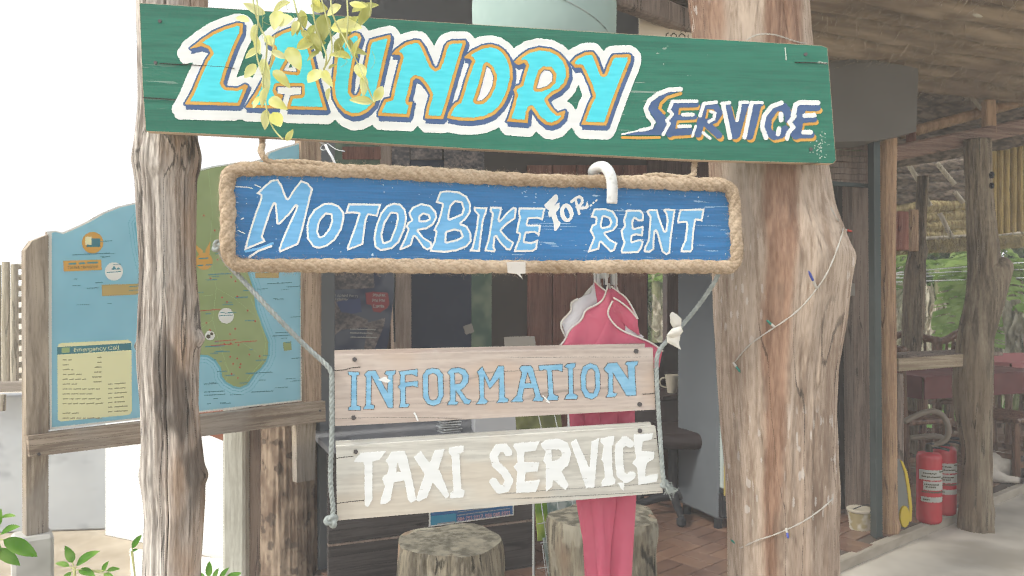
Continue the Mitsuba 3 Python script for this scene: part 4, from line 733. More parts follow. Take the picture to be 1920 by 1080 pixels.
bt = trunk([(495, 330), (494, 400), (493, 800), (490, 1080), (487, 1140)], [(592, 330), (592, 400), (592, 800), (594, 1080), (596, 1140)], 4.0, 300, 140, .014, [], 12, ridge=.004)
single('bark_post', 'thick trunk post with blotchy brown bark under the notice board', 'post', bt, 'post_bark', True)
mat('metal_grey', lambda p, n, uv: mix(mi.Color3f(.11, .12, .13), mi.Color3f(.17, .18, .185), fbm(p.x * 4, p.y * 4, p.z * 2, 2)), .55)
single('steel_column', 'plain blue grey column at the corner of the shop', 'column', box((-.955, 4.06, 1.8), (.085, .10, 3.5), .55, .006), 'metal_grey')

# ---------------------------------------------------------------- the shop: back wall, panels, posters
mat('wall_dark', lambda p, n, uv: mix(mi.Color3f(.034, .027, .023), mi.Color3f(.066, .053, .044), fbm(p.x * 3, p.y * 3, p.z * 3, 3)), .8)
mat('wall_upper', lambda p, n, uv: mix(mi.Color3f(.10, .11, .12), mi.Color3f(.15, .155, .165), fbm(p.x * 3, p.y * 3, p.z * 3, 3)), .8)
mat('plank_red', timber((.11, .040, .026), (.21, .085, .055), vertical=True), .5, bump=grain(.7, True), bscale=.001)
mat('wood_shop', timber((.20, .145, .115), (.33, .25, .20), vertical=True), .6)
mat('poster_dark', lambda p, n, uv: mix(mi.Color3f(.025, .035, .075), mi.Color3f(.09, .10, .13), ss(.35, .65, fbm(p.x * 7, p.y * 7, p.z * 9, 3))), .45)
mat('poster_photo', lambda p, n, uv: mix(mi.Color3f(.04, .04, .05), mi.Color3f(.26, .21, .19), ss(.3, .8, fbm(p.x * 60, p.y * 50, p.z * 60, 4) * .6 + .4 * fbm(p.x * 12, p.y * 12, p.z * 12, 2))), .4)
mat('poster_green', lambda p, n, uv: mix(mi.Color3f(.05, .10, .07), mi.Color3f(.16, .20, .13), ss(.35, .7, fbm(p.x * 9, p.y * 9, p.z * 7, 3))), .45)
mat('glass_dark', (.018, .027, .052), .35, spec=.12)
mat('plank_dark', timber((.050, .026, .020), (.095, .052, .042), vertical=True), .6)
W = Board(600, 540, 4.75, 1215, 540, 5.85)
bw = thing('shop_wall', 'dark back wall of the shop hung with posters and red planks', 'wall')
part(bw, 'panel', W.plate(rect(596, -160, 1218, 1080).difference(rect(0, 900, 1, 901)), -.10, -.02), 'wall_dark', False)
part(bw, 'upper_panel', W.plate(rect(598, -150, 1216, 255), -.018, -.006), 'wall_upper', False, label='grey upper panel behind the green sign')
part(bw, 'header', W.plate(rect(1216, -160, 1362, 505), -.10, -.01), 'plank_dark', False)
part(bw, 'green_board', W.plate(rect(606, 262, 714, 330), -.018, -.004), 'poster_green', False)
part(bw, 'batten', W.plate(rect(713, 258, 732, 330), -.018, .02), 'wood_shop', False)
part(bw, 'glass_panel', W.plate(rect(770, 300, 884, 720), -.018, -.002), 'glass_dark', False, label='dark navy glass panel')
part(bw, 'side_post', W.plate(rect(734, 330, 766, 760), -.018, .05), 'wood_shop', False)
part(bw, 'notice', W.plate(rect(884, 500, 922, 660), -.018, .0), 'poster_green', False, label='faded green notice beside the glass panel')
for i, x in enumerate(np.linspace(990, 1213, 6)[:-1]):
    part(bw, 'plank', W.plate(rect(x + .8, 310, x + 44 - .8, 960), -.018, .012 + .003 * (i % 2)), 'plank_red', False)
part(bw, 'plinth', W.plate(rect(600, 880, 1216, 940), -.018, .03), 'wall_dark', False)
for r_, m_ in ((rect(733, 262, 765, 322), 'poster_photo'), (rect(768, 258, 826, 300), 'poster_photo'), (rect(830, 266, 905, 330), 'poster_photo'), (rect(640, 276, 712, 300), 'plank_red')):
    part(bw, 'pinned_picture', W.plate(r_, .021, .024), m_, False)
Q = Board(606, 540, 4.55, 738, 540, 4.78)
mat('poster_red', (.26, .045, .05), .5)
po = thing('ferry_poster', 'dark curling ferry transfer poster with a red splash naming islands', 'poster')
part(po, 'sheet', Q.plate(quad((612, 430), (742, 440), (738, 560), (728, 640), (716, 700), (612, 700)), -.006, 0), 'poster_dark', False)
part(po, 'photo_strip', Q.plate(quad((612, 566), (650, 560), (660, 588), (690, 600), (690, 614), (640, 618), (612, 640)), .001, .002), 'poster_photo', False)
part(po, 'photo_strip', Q.plate(quad((612, 500), (700, 505), (702, 540), (612, 544)), .001, .002), 'poster_photo', False)
part(po, 'photo_strip', Q.plate(quad((690, 605), (722, 596), (720, 610), (700, 660), (680, 670)), .0014, .0022), 'poster_photo', False)
part(po, 'red_splash', Q.plate(Polygon([(685, 549), (700, 547), (727, 549), (730, 570), (725, 578), (712, 586), (700, 584), (696, 572), (687, 570)]), .0026, .0034), 'poster_red', False)
mat('ship_blue', (.045, .065, .15), .5)
part(po, 'ship_photo', Q.plate(quad((630, 566), (650, 562), (675, 560), (678, 585), (660, 588), (640, 585)), .0024, .0030), 'ship_blue', False)
mat('print_dull', (.34, .33, .31), .5)
part(po, 'poster_text', cat([Q.text('Hi speed Ferry', 623, 556, 5.5, .03, .0038, width=48), Q.text('Transfer', 623, 562, 5, .05, .0038, width=30), Q.text('Phuket', 698, 556, 5.5, 0, .0038, width=24, bold=True), Q.text('Phi Phi', 697, 566, 5.5, 0, .0038, width=24, bold=True), Q.text('Lanta', 699, 576.5, 5.5, 0, .0038, width=21, bold=True)]), 'print_dull', False, label='lettering naming ferry, Phuket, Phi Phi and Lanta')
part(po, 'poster_line', Q.plate(unary_union([stroke([(656, y), (656 + L, y + 1)], 2.0, 2) for y, L in ((617, 48), (624, 42), (632, 50))]), .0038, .0042), 'print_dull', False, kind='stuff')

# ---------------------------------------------------------------- desk and what lies on it
mat('desk_dark', timber((.040, .034, .032), (.080, .068, .064), ax=lambda p: p.x * .85 + p.y * .5), .6)
mat('desk_top', (.20, .20, .21), .35); mat('paper', (.58, .58, .57), .7); mat('paper_grey', (.40, .40, .41), .6)
D = Board(618, 800, 3.62, 1000, 800, 4.02)
dk = thing('desk', 'dark wooden counter desk behind the hanging signs', 'desk')
fz = lambda z, Y: CY + (EYE - z) * F / Y
part(dk, 'front_panel', D.plate(quad((616, fz(.755, 3.62)), (1000, fz(.755, 4.02)), (1000, fz(.34, 4.02)), (616, fz(.34, 3.62))), -.03, 0), 'desk_dark', False)
part(dk, 'kick_board', D.plate(quad((616, fz(.33, 3.62)), (1000, fz(.33, 4.02)), (1000, fz(.10, 4.02)), (616, fz(.10, 3.62))), -.03, -.002), 'desk_dark', False)
part(dk, 'edge_strip', D.plate(quad((616, fz(.338, 3.62)), (1002, fz(.338, 4.02)), (1002, fz(.330, 4.02)), (616, fz(.330, 3.62))), -.03, .004), 'wood_shop', False)
ua, ub = D.uv([[612, 700]])[0][0], D.uv([[1004, 700]])[0][0]
cv = D.o + (ua + ub) / 2 * D.u; ang = math.atan2(D.u[1], D.u[0])
part(dk, 'top', box((cv[0] - D.n[0] * .30, cv[1] - D.n[1] * .30, .770), (ub - ua, .66, .03), ang, .004), 'desk_top')
part(dk, 'side_panel', box(tuple(D.world([[ub - .03, 0]], -.3)[0] * [1, 1, 0] + np.array([0, 0, .47])), (.03, .58, .74), ang, .003), 'desk_dark')
st = thing('phone_sticker', 'blue sticker printed with telephone numbers on the desk front', 'sticker')
part(st, 'sheet', D.plate(quad((804, 935), (963, 915), (963, 966), (804, 988)), .0005, .0012), 'print_white', False)
mat('sticker_blue', lambda p, n, uv: mix(mi.Color3f(.04, .10, .26), mi.Color3f(.05, .19, .36), fbm(p.x * 8, p.y * 8, p.z * 8, 2)), .4)
part(st, 'blue_panel', D.plate(quad((807, 936), (961, 917), (961, 964), (807, 985)), .0014, .0018), 'sticker_blue', False)
mat('sticker_cyan', (.05, .27, .42), .4); mat('print_pink', (.62, .34, .34), .5)
part(st, 'cyan_corner', D.plate(quad((807, 968), (855, 962), (855, 979), (807, 985)), .0020, .0023), 'sticker_cyan', False)
part(st, 'phone_number', D.text('086 751 2217, 086 085 8391', 857, 977, 6.6, -.128, .0022, width=100, bold=True), 'print_pink', False)
part(st, 'sticker_line', D.plate(unary_union([stroke([(857, 966), (955, 953)], 1.4, 2), stroke([(857, 960), (930, 950)], 1.4, 2), stroke([(820, 982), (853, 978)], 2, 2), stroke([(812, 958), (830, 955), (845, 956)], 2)]), .0022, .0025), 'print_dull', False, kind='stuff')
def on_desk(px_, Y, z=.785): v = P(px_, 540, Y); return np.array([v[0], v[1], z])
pp = thing('paper_pile', 'small pile of white papers on the desk', 'papers')
for i in range(6): part(pp, 'sheet', box(on_desk(842 + rnd.uniform(-3, 3), 3.98, .789 + i * .012), (.10, .07, .004), ang + rnd.uniform(-.3, .3)), 'paper', False)
v = on_desk(925, 4.0); single('grey_carton', 'plain light grey carton on the desk behind the board gap', 'carton', box((v[0], v[1], .785 + .062), (.205, .16, .124), ang - .25, .003), 'paper_grey')
v = on_desk(975, 4.25); fd = thing('brown_folder', 'stiff buff card standing upright behind the INFORMATION board', 'folder')
mat('card_buff', (.26, .235, .205), .7)
part(fd, 'card', Board(948, 640, 4.1, 1010, 640, 4.14).plate(quad((945, 632), (1002, 630), (1016, 720), (955, 760)), -.004, 0), 'card_buff', False)
# leaflet rack
mat('wire_white', (.55, .56, .55), .4, metal=.2); mat('leaf_lime', lambda p, n, uv: mix(mi.Color3f(.14, .26, .03), mi.Color3f(.42, .52, .10), ss(.3, .7, fbm(p.x * 18, p.y * 18, p.z * 12, 2))), .35)
mat('leaf_olive', lambda p, n, uv: mix(mi.Color3f(.10, .11, .04), mi.Color3f(.24, .25, .10), ss(.3, .7, fbm(p.x * 18, p.y * 18, p.z * 12, 2))), .4)
mat('leaf_teal', lambda p, n, uv: mix(mi.Color3f(.20, .27, .25), mi.Color3f(.46, .50, .47), ss(.35, .65, fbm(p.x * 30, p.y * 30, p.z * 22, 3))), .4)
R = Board(1000, 900, 3.62, 1075, 900, 3.70)
rk = thing('leaflet_rack', 'white wire rack filled with green tourist leaflets beside the stump', 'rack')
def wire(*pts, r=.0022): return tube(np.array([R.pt(x, y, o) for x, y, o in pts]), r, 6)
for y0, y1 in ((775, 826), (935, 1012), (1018, 1100)):
    for x in (1004, 1034, 1062): part(rk, 'upright', wire((x + (y0 - 775) * .03, y0, .03), (x + 8 + (y0 - 775) * .03, y1, .05)), 'wire_white', True)
    part(rk, 'crossbar', wire((1000, y0 + 42, .045), (1078, y0 + 33, .045)), 'wire_white', True); part(rk, 'crossbar', wire((1004, y1, .05), (1078, y1 - 8, .05)), 'wire_white', True)
for q_, m_ in ((quad((966, 780), (1050, 770), (1056, 830), (972, 836)), 'leaf_olive'), (quad((1000, 905), (1060, 900), (1070, 1006), (1008, 1014)), 'leaf_lime'), (quad((1020, 905), (1080, 895), (1080, 958), (1026, 962)), 'leaf_teal'), (quad((1016, 1008), (1078, 1000), (1084, 1130), (1034, 1130)), 'leaf_teal')):
    part(rk, 'leaflet', R.plate(q_, .0 + .006 * (m_ == 'leaf_teal'), .004 + .006 * (m_ == 'leaf_teal')), m_, False)
part(rk, 'leg', tube(np.array([R.pt(1006, 560, -.03) * [1, 1, 0] + [0, 0, .96], R.pt(1006, 560, -.03) * [1, 1, 0] + [0, 0, .1]]), .006, 8), 'wire_white', True)
part(rk, 'leg', tube(np.array([R.pt(1072, 560, -.03) * [1, 1, 0] + [0, 0, .96], R.pt(1072, 560, -.03) * [1, 1, 0] + [0, 0, .1]]), .006, 8), 'wire_white', True)

# ---------------------------------------------------------------- tree stump seats
_st = timber((.075, .062, .045), (.30, .26, .19), vertical=True, warm=(.20, .10, .06), fr=.8, lines=.8)
mat('stump_side', lambda p, n, uv: mix(_st(p, n, uv), mi.Color3f(.36, .33, .26), ss(.56, .68, fbm(p.x * 14 + 5, p.y * 14, p.z * 7, 4)) * .6), .88, bump=lambda p, n, uv: fbm(p.x * 60, p.y * 60, p.z * 6, 4), bscale=.012)
mat('stump_top', lambda p, n, uv: mix(mi.Color3f(.09, .08, .06), mi.Color3f(.24, .215, .165), ss(.25, .75, fbm(p.x * 34, p.y * 34, p.z * 26, 4))), .85, bump=lambda p, n, uv: fbm(p.x * 50, p.y * 50, 0, 3), bscale=.006)
def stump(cx_, Y, r, h, seed, label):
    k = thing('tree_stump', label, 'stump'); v = P(cx_, 540, Y); z0 = .10
    prof = [(r * 1.06, z0), (r * 1.02, z0 + h * .25), (r, z0 + h * .6), (r * .99, z0 + h * .93), (r * .965, z0 + h * .985)]
    zs = np.linspace(0, 1, 26); pr = [(np.interp(t, np.linspace(0, 1, 5), [p_[0] for p_ in prof]), np.interp(t, np.linspace(0, 1, 5), [p_[1] for p_ in prof])) for t in zs]
    side = lathe(pr, (v[0], v[1], 0), 72, .38, seed); V0 = np.array(side.vertices); th0 = np.arctan2(V0[:, 1] - v[1], V0[:, 0] - v[0]); fac = 1 + .06 * np.cos(3 * th0 + seed) + .045 * np.cos(5 * th0 + 2 * seed) - .10 * np.exp(-(np.angle(np.exp(1j * (th0 + 1.15 + .1 * seed))) / .06) ** 2) - .05 * np.exp(-(np.angle(np.exp(1j * (th0 + 2.0))) / .05) ** 2); V0[:, :2] = v[:2] + (V0[:, :2] - v[:2]) * fac[:, None]; side.vertices = V0; part(k, 'bark_side', side, 'stump_side', 45)
    V = np.array(side.vertices)[25 * 72:26 * 72]; c = V.mean(0)
    rings = [c + (V - c) * t + np.array([0, 0, .012 * (1 - t)]) for t in (1.0, .93, .7, .4, .15)]
    U = np.vstack(rings + [[c + [0, 0, .012]]]); U[:, 2] += .010 * (meshkit.fbm(U * 9 + seed, 3, seed) - .5); U[:72] = V; f = []
    for a_ in range(4):
        for j in range(72): j2 = (j + 1) % 72; f += [(a_ * 72 + j, a_ * 72 + j2, (a_ + 1) * 72 + j2), (a_ * 72 + j, (a_ + 1) * 72 + j2, (a_ + 1) * 72 + j)]
    for j in range(72): f.append((4 * 72 + j, 4 * 72 + (j + 1) % 72, 5 * 72))
    part(k, 'cut_top', trimesh.Trimesh(U, np.array(f), process=False), 'stump_top', 40)
stump(845, 3.02, .205, .455, 3, 'squat tree stump seat standing in front of the desk and phone sticker')
stump(1133, 3.30, .215, .475, 8, 'darker tree stump seat standing behind the hanging pink umbrella')

# ---------------------------------------------------------------- refrigerator, office chair
mat('fridge_grey', (.135, .148, .16), .4); mat('fridge_door', (.42, .47, .45), .3); mat('label_yellow', (.52, .40, .12), .5); mat('rubber_black', (.025, .025, .028), .6)
fr_ = thing('refrigerator', 'grey drinks refrigerator with a yellow energy label half hidden by the thick post', 'refrigerator')
cr = P(1345, 540, 4.62); sd = np.array([-.36, .93]) / np.linalg.norm([-.36, .93]); fd_ = np.array([.93, .36]) / np.linalg.norm([.93, .36])
c2_ = cr[:2] + sd * .21 + fd_ * .31; rot = math.atan2(fd_[1], fd_[0])
part(fr_, 'cabinet', box((c2_[0], c2_[1], .99), (.62, .42, 1.66), rot, .012), 'fridge_grey')
q = cr[:2] - sd * .02 + fd_ * .31; part(fr_, 'door', box((q[0], q[1], 1.07), (.60, .045, 1.46), rot, .012), 'fridge_door')
part(fr_, 'grille', box((q[0] + sd[0] * .01, q[1] + sd[1] * .01, .245), (.60, .03, .14), rot, .004), 'rubber_black')
qq = cr[:2] - sd * .046 + fd_ * .055; part(fr_, 'energy_label', box((qq[0], qq[1], .44), (.085, .004, .26), rot), 'label_yellow')
for i in range(6): part(fr_, 'label_bar', box((qq[0] - sd[0] * .003, qq[1] - sd[1] * .003, .36 + i * .027), (.055, .003, .009), rot), 'print_dark', False)
for sx_ in (.04, .56):
    for sy_ in (.05, .37): q = cr[:2] + sd * sy_ + fd_ * sx_; part(fr_, 'foot', lathe([(.025, .098), (.025, .17)], (q[0], q[1], 0), 16), 'rubber_black')
mat('leather_dark', (.025, .015, .014), .45)
oc = thing('office_chair', 'dark swivel office chair on a star base behind the grey cord', 'chair')
v = P(1262, 540, 5.0); vx, vy = v[0], v[1]
part(oc, 'seat', finish(m3.Manifold.batch_hull([m3.Manifold.sphere(.05, 16).translate([vx + sx_ * .19, vy + sy_ * .19, .58]) for sx_ in (-1, 1) for sy_ in (-1, 1)]), .04, 2), 'leather_dark', True)
part(oc, 'backrest', finish(m3.Manifold.batch_hull([m3.Manifold.sphere(.04, 16).translate([vx + sx_ * .17, vy + .24 + (.03 if z_ > .75 else 0), z_]) for sx_ in (-1, 1) for z_ in (.60, .76)]), .04, 2), 'leather_dark', True)
part(oc, 'column', lathe([(.03, .20), (.03, .54)], (vx, vy, 0), 16), 'rubber_black'); part(oc, 'back_bracket', tube(np.array([[vx, vy + .05, .53], [vx, vy + .27, .58], [vx, vy + .29, .70]]), .018, 8), 'rubber_black', True)
for i in range(5):
    a = i * 2 * math.pi / 5 + .9; e = np.array([vx + .30 * math.cos(a), vy + .30 * math.sin(a), .155])
    part(oc, 'base_arm', tube(np.array([[vx, vy, .215], (np.array([vx, vy, .215]) + e) / 2, e]), [.028, .024, .018], 10), 'rubber_black', True); part(oc, 'caster', lathe([(.012, .097), (.028, .112), (.028, .14), (.012, .155)], (e[0], e[1], 0), 14), 'rubber_black', 40)
mg = thing('white_cup', 'cream cup standing on the low dark cabinet behind the cord', 'cup')
mat('cream', (.42, .37, .29), .4)
cb = P(1260, 540, 5.35); part(mg, 'bowl', lathe([(.030, .80), (.034, .82), (.046, .905), (.047, .92), (.043, .92), (.03, .83)], (cb[0], cb[1], 0), 28), 'cream', 40)
ht = tube(smoothpath([[cb[0] - .045, cb[1], .90], [cb[0] - .075, cb[1], .89], [cb[0] - .075, cb[1], .85], [cb[0] - .038, cb[1], .835]], 20), .005, 8); part(mg, 'handle', ht, 'cream', True)
cn = thing('low_cabinet', 'low dark cabinet in the shadow behind the office chair', 'cabinet')
part(cn, 'body', box((cb[0] + .05, cb[1] + .16, .43), (.46, .40, .66), .4, .006), 'plank_dark'); part(cn, 'top', box((cb[0] + .05, cb[1] + .14, .782), (.50, .44, .03), .4, .005), 'leather_dark'); part(cn, 'door', box((cb[0] + .05 + .085, cb[1] + .16 - .195, .43), (.36, .012, .56), .4, .003), 'plank_dark'); part(cn, 'back_panel', box((cb[0] - .03, cb[1] + .36, .95), (.46, .02, .32), .4, .003), 'leather_dark')

# ---------------------------------------------------------------- shop front right of the thick trunk post
mat('wood_orange', timber((.22, .125, .07), (.42, .265, .155), vertical=True), .6, bump=grain(1, True), bscale=.002)
mat('wood_dim', timber((.13, .095, .075), (.25, .19, .155), vertical=True), .7)
mat('steel_teal', lambda p, n, uv: mix(mi.Color3f(.045, .058, .056), mi.Color3f(.085, .10, .098), fbm(p.x * 8, p.y * 8, p.z * 3, 2)), .4, metal=.3)
sp = thing('door_post', 'orange brown round timber post behind the grey steel channel', 'post')
part(sp, 'trunk', trunk([(1645, 240), (1648, 500), (1648, 750), (1648, 1001)], [(1680, 240), (1678, 500), (1680, 700), (1681, 900), (1683, 1001)], 4.60, 120, 60, .004, [(-.4, 985, .012, .03)], 5, crack=.004), 'wood_orange', True)
ch = thing('steel_channel', 'slim grey steel shutter channel standing in front of the orange brown post', 'channel')
ca, cb_ = P(1641, 258, 4.50), P(1646, 1007, 4.50)
part(ch, 'web', beam(cb_, ca, .012, .05, .001), 'steel_teal'); part(ch, 'flange', beam(cb_ + [-.022, -.02, 0], ca + [-.022, -.02, 0], .034, .006, .001), 'steel_teal'); part(ch, 'flange', beam(cb_ + [-.022, .022, 0], ca + [-.022, .022, 0], .034, .006, .001), 'steel_teal')
ip = thing('inner_post', 'dim brown square post with a small buff switch plate beside the trunk', 'post')
part(ip, 'trunk', beam(P(1612, 1015, 4.9) * [1, 1, 0] + [0, 0, .092], P(1606, 300, 4.9), .155, .12, .006), 'wood_dim'); part(ip, 'inner_face', beam(P(1585, 1015, 5.1) * [1, 1, 0] + [0, 0, .092], P(1580, 300, 5.1), .06, .10, .004), 'wall_dark')
part(ip, 'switch_plate', box(tuple(P(1595, 543, 4.82)), (.05, .012, .075), 0, .003), 'card_buff')
sh = thing('roller_shutter', 'brown slatted roller shutter rolled up above the doorway', 'shutter')
X = Board(1540, 300, 4.62, 1636, 300, 4.70)
for i in range(8): part(sh, 'slat', X.plate(quad((1530, 256 + i * 11.4), (1637, 262 + i * 11.2), (1637, 272 + i * 11.2), (1530, 266 + i * 11.4)), -.014, .004 * (i % 2)), 'wood_dim', False)
part(sh, 'bottom_bar', X.plate(quad((1530, 338), (1637, 346), (1637, 352), (1530, 346)), -.02, .012), 'steel_teal', False)
mat('panel_grey', lambda p, n, uv: mix(mi.Color3f(.115, .105, .092), mi.Color3f(.155, .142, .125), fbm(p.x * 2.5, p.y * 2.5, p.z * 2.5, 3)), .8)
gp = Board(1540, 180, 4.35, 1722, 180, 4.42)
single('shutter_box', 'plain grey brown shutter housing under the thatch beside the green sign', 'box', gp.plate(quad((1500, 85), (1722, 128), (1718, 247), (1640, 264), (1500, 268)), -.22, 0), 'panel_grey', False)
mat('bucket_dirty', lambda p, n, uv: mix(mi.Color3f(.30, .24, .13), mi.Color3f(.46, .42, .34), ss(.4, .6, fbm(p.x * 16, p.y * 16, p.z * 16, 3))), .7)
v = P(1612, 540, 4.66); bk = thing('small_bucket', 'dirty cream bucket at the foot of the inner post', 'bucket')
part(bk, 'body', lathe([(.055, .094), (.066, .20), (.069, .215), (.064, .215), (.056, .12)], (v[0], v[1], 0), 28), 'bucket_dirty', 40); part(bk, 'rim', lathe([(.066, .20), (.073, .205), (.073, .215), (.066, .22)], (v[0], v[1], 0), 28), 'cream', 40)
part(bk, 'handle', tube(smoothpath([[v[0] - .066, v[1], .20], [v[0] - .02, v[1] - .06, .245], [v[0] + .03, v[1] - .05, .25], [v[0] + .066, v[1], .20]], 24), .003, 6), 'rubber_black', True)

part(bw, 'cable', tube(smoothpath([W.pt(737, 330, .06), W.pt(739, 420, .065), W.pt(736, 500, .06), W.pt(733, 560, .06), W.pt(734, 640, .06)], 40), .006, 8), 'rubber_black', True)
part(bw, 'notice', W.plate(quad((868, 612), (884, 606), (889, 622), (873, 628)), .002, .004), 'card_buff', False)
part(bw, 'notice', W.plate(quad((890, 380), (918, 380), (918, 470), (890, 470)), -.004, -.001), 'poster_photo', False)
part(bw, 'notice', W.plate(quad((930, 330), (975, 330), (975, 400), (930, 400)), -.016, -.012), 'poster_photo', False)
single('dark_post', 'dark brown timber post standing right of the narrow garden gap behind the white rag', 'post', beam(P(1266, 560, 6.1) * [1, 1, 0] + [0, 0, .092], P(1266, 560, 6.1) * [1, 1, 0] + [0, 0, 3.3], .19, .16, .01), 'plank_dark')
single('crooked_branch', 'thin pale crooked branch leaning beside the dark post behind the cord', 'branch', tube(smoothpath([P(1277, 505, 5.95), P(1281, 540, 5.95), P(1279, 575, 5.95), P(1285, 610, 5.95), P(1287, 660, 5.95), P(1284, 720, 5.95), P(1286, 905, 5.95)], 40), .018, 10, jitter=.3), 'bamboo_pale', True)
# ---------------------------------------------------------------- thatched roof over the shop, seen from below
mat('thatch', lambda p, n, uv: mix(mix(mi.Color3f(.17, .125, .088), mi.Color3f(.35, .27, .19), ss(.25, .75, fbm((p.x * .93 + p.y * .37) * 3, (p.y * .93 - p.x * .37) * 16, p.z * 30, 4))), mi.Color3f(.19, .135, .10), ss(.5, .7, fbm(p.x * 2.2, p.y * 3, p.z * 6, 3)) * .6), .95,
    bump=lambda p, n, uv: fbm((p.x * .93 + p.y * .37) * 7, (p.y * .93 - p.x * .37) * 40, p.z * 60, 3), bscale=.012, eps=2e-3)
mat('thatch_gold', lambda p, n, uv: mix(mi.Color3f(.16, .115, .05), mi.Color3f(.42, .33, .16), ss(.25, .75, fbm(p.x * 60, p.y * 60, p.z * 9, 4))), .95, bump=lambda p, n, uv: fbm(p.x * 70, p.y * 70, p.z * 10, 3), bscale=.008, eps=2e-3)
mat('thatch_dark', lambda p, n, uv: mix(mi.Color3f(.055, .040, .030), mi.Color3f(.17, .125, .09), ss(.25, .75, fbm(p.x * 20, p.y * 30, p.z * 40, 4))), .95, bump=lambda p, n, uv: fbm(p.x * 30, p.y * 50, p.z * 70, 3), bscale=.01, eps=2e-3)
mat('straw', lambda p, n, uv: mix(mi.Color3f(.17, .125, .085), mi.Color3f(.46, .38, .28), nz(p.x * 40, p.y * 40, p.z * 40)), .9)
def course(a, b, r, seed, droop=.5, n=90, sides=20):
    """One lapped course of thatch: a shaggy roll, wavy along its length."""
    a, b = np.asarray(a, float), np.asarray(b, float); s = np.linspace(0, 1, n)[:, None]; L = np.linalg.norm(b - a)
    path = a + s * (b - a); w = meshkit.fbm(np.c_[s * L * 1.5, s * 0 + seed * 3.7, s * 0], 3, seed) - .5
    path[:, 2] += .07 * w * droop * 2; path[:, 1] += .05 * (meshkit.fbm(np.c_[s * L * 2, s * 0 + seed, s * 0 + 5], 2, seed + 3) - .5)
    m = tube(path, r * (1 + .5 * (meshkit.fbm(np.c_[s * L * 2.2, s * 0, s * 0 + seed], 3, seed + 1) - .5)), sides)
    v = np.array(m.vertices); v += (.7 * droop * r * (meshkit.fbm(v * np.array([3, 12, 22]) + seed, 3, seed) - .5))[:, None] * np.array([0, .6, 1.0]); m.vertices = v; return m
rf = thing('thatched_roof', 'shaggy brown thatched roof overhead right of the thick post', 'roof')
ad, bd = np.array([.927, .375, 0]), np.array([-.375, .927, 0])
for k in range(2, 12):
    base = np.array([1.57, 4.30, 2.80]) + bd * (3 - k) * .165 + np.array([0, 0, (k - 3) * .02])
    part(rf, 'thatch_course', course(base - ad * (.55 if k > 2 else .30), base + ad * 3.6, .080, 20 + k), 'thatch', True)
def straws(n, seed):
    g = np.random.default_rng(seed); V, f = [], []
    for i in range(n):
        k = g.integers(2, 12); base = np.array([1.57, 4.30, 2.80]) + bd * (3 - k) * .165 + np.array([0, 0, (k - 3) * .02]); t = g.uniform(-.3, 3.4)
        a = base + ad * t + np.array([0, 0, -.066 + g.normal(0, .014)]) + bd * g.normal(.0, .05); d = bd * g.uniform(.2, 1) + ad * g.normal(0, .8) - np.array([0, 0, g.uniform(0, .5)]); d /= np.linalg.norm(d); L = g.uniform(.04, .13); w = ad * g.uniform(.0012, .003); b = len(V)
        V += [a - w, a + w, a + d * L]; f.append((b, b + 1, b + 2))
    return trimesh.Trimesh(np.array(V), np.array(f), process=False)
part(rf, 'loose_straw', straws(5200, 77), 'straw', False, kind='stuff')
deck = Polygon([(-.95, 3.55), (.3, 2.75), (2.2, 2.2), (6.6, 4.4), (5.0, 7.9), (-1.1, 8.2)])
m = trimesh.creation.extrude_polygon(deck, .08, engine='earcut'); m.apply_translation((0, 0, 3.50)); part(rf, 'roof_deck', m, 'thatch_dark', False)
m = beam(P(1150, -12, 3.3), P(1302, 46, 3.75), .07, .10, .01); part(rf, 'rafter', m, 'wood_dim')
mat('scrap_pale', (.50, .46, .36), .7)
q = P(1833, 29, 3.62); part(rf, 'paper_scrap', lump(q, .020, (1.1, .35, .35), .25, 5, .4), 'scrap_pale', True)
sheet_b = Board(1200, 50, 3.55, 1302, 50, 3.72)
wp = thing('buff_notice', 'buff sheet of Thai lettering pinned under the roof behind the green sign', 'notice')
mat('sheet_buff', (.70, .60, .46), .7)
part(wp, 'sheet', sheet_b.plate(quad((1199, 21), (1312, 47), (1312, 130), (1199, 120)), -.006, 0), 'sheet_buff', False)
th_ = [stroke([(1249, 80), (1249, 64), (1253, 62)], 2), stroke([(1259, 80), (1258, 66), (1263, 62), (1268, 66), (1268, 80)], 2), stroke([(1274, 80), (1273, 67), (1278, 63), (1284, 67), (1284, 80)], 2), stroke([(1276, 60), (1280, 57), (1285, 60)], 1.6), stroke([(1290, 80), (1290, 66)], 2)]
part(wp, 'lettering', sheet_b.plate(unary_union(th_), .0006, .0012), 'print_ink', False)
mat('lamp_green', lambda p, n, uv: mix(mi.Color3f(.30, .42, .38), mi.Color3f(.40, .50, .45), fbm(p.x * 5, p.y * 5, p.z * 3, 3)), .5)
lm = thing('round_lampshade', 'large pale green rounded lampshade hanging above the green sign', 'lampshade')
v = P(1020, 540, 3.15)
pr = [(.03, 2.20), (.10, 2.21), (.17, 2.24), (.235, 2.30), (.270, 2.38), (.281, 2.47), (.284, 2.60), (.275, 2.72), (.20, 2.88), (.06, 2.96)]
part(lm, 'shade', lathe(pr, (v[0], v[1], 0), 48), 'lamp_green', 60)
for i in range(3):
    zz_ = np.linspace(0, 1, 30); a = -2.6 + i * .15 + zz_ * 2.0; rr2 = np.interp(2.66 - .20 * zz_ - .0 * i, [p_[1] for p_ in pr], [p_[0] for p_ in pr]) + .001
    part(lm, 'seam', tube(np.c_[v[0] + rr2 * np.cos(a), v[1] + rr2 * np.sin(a), 2.66 + .03 * i - .20 * zz_], .002, 6), 'leaf_teal', True) if i == 0 else None
part(lm, 'hanging_cord', tube(np.array([[v[0], v[1], 2.95], [v[0], v[1], 3.51]]), .005, 8), 'rubber_black', True)

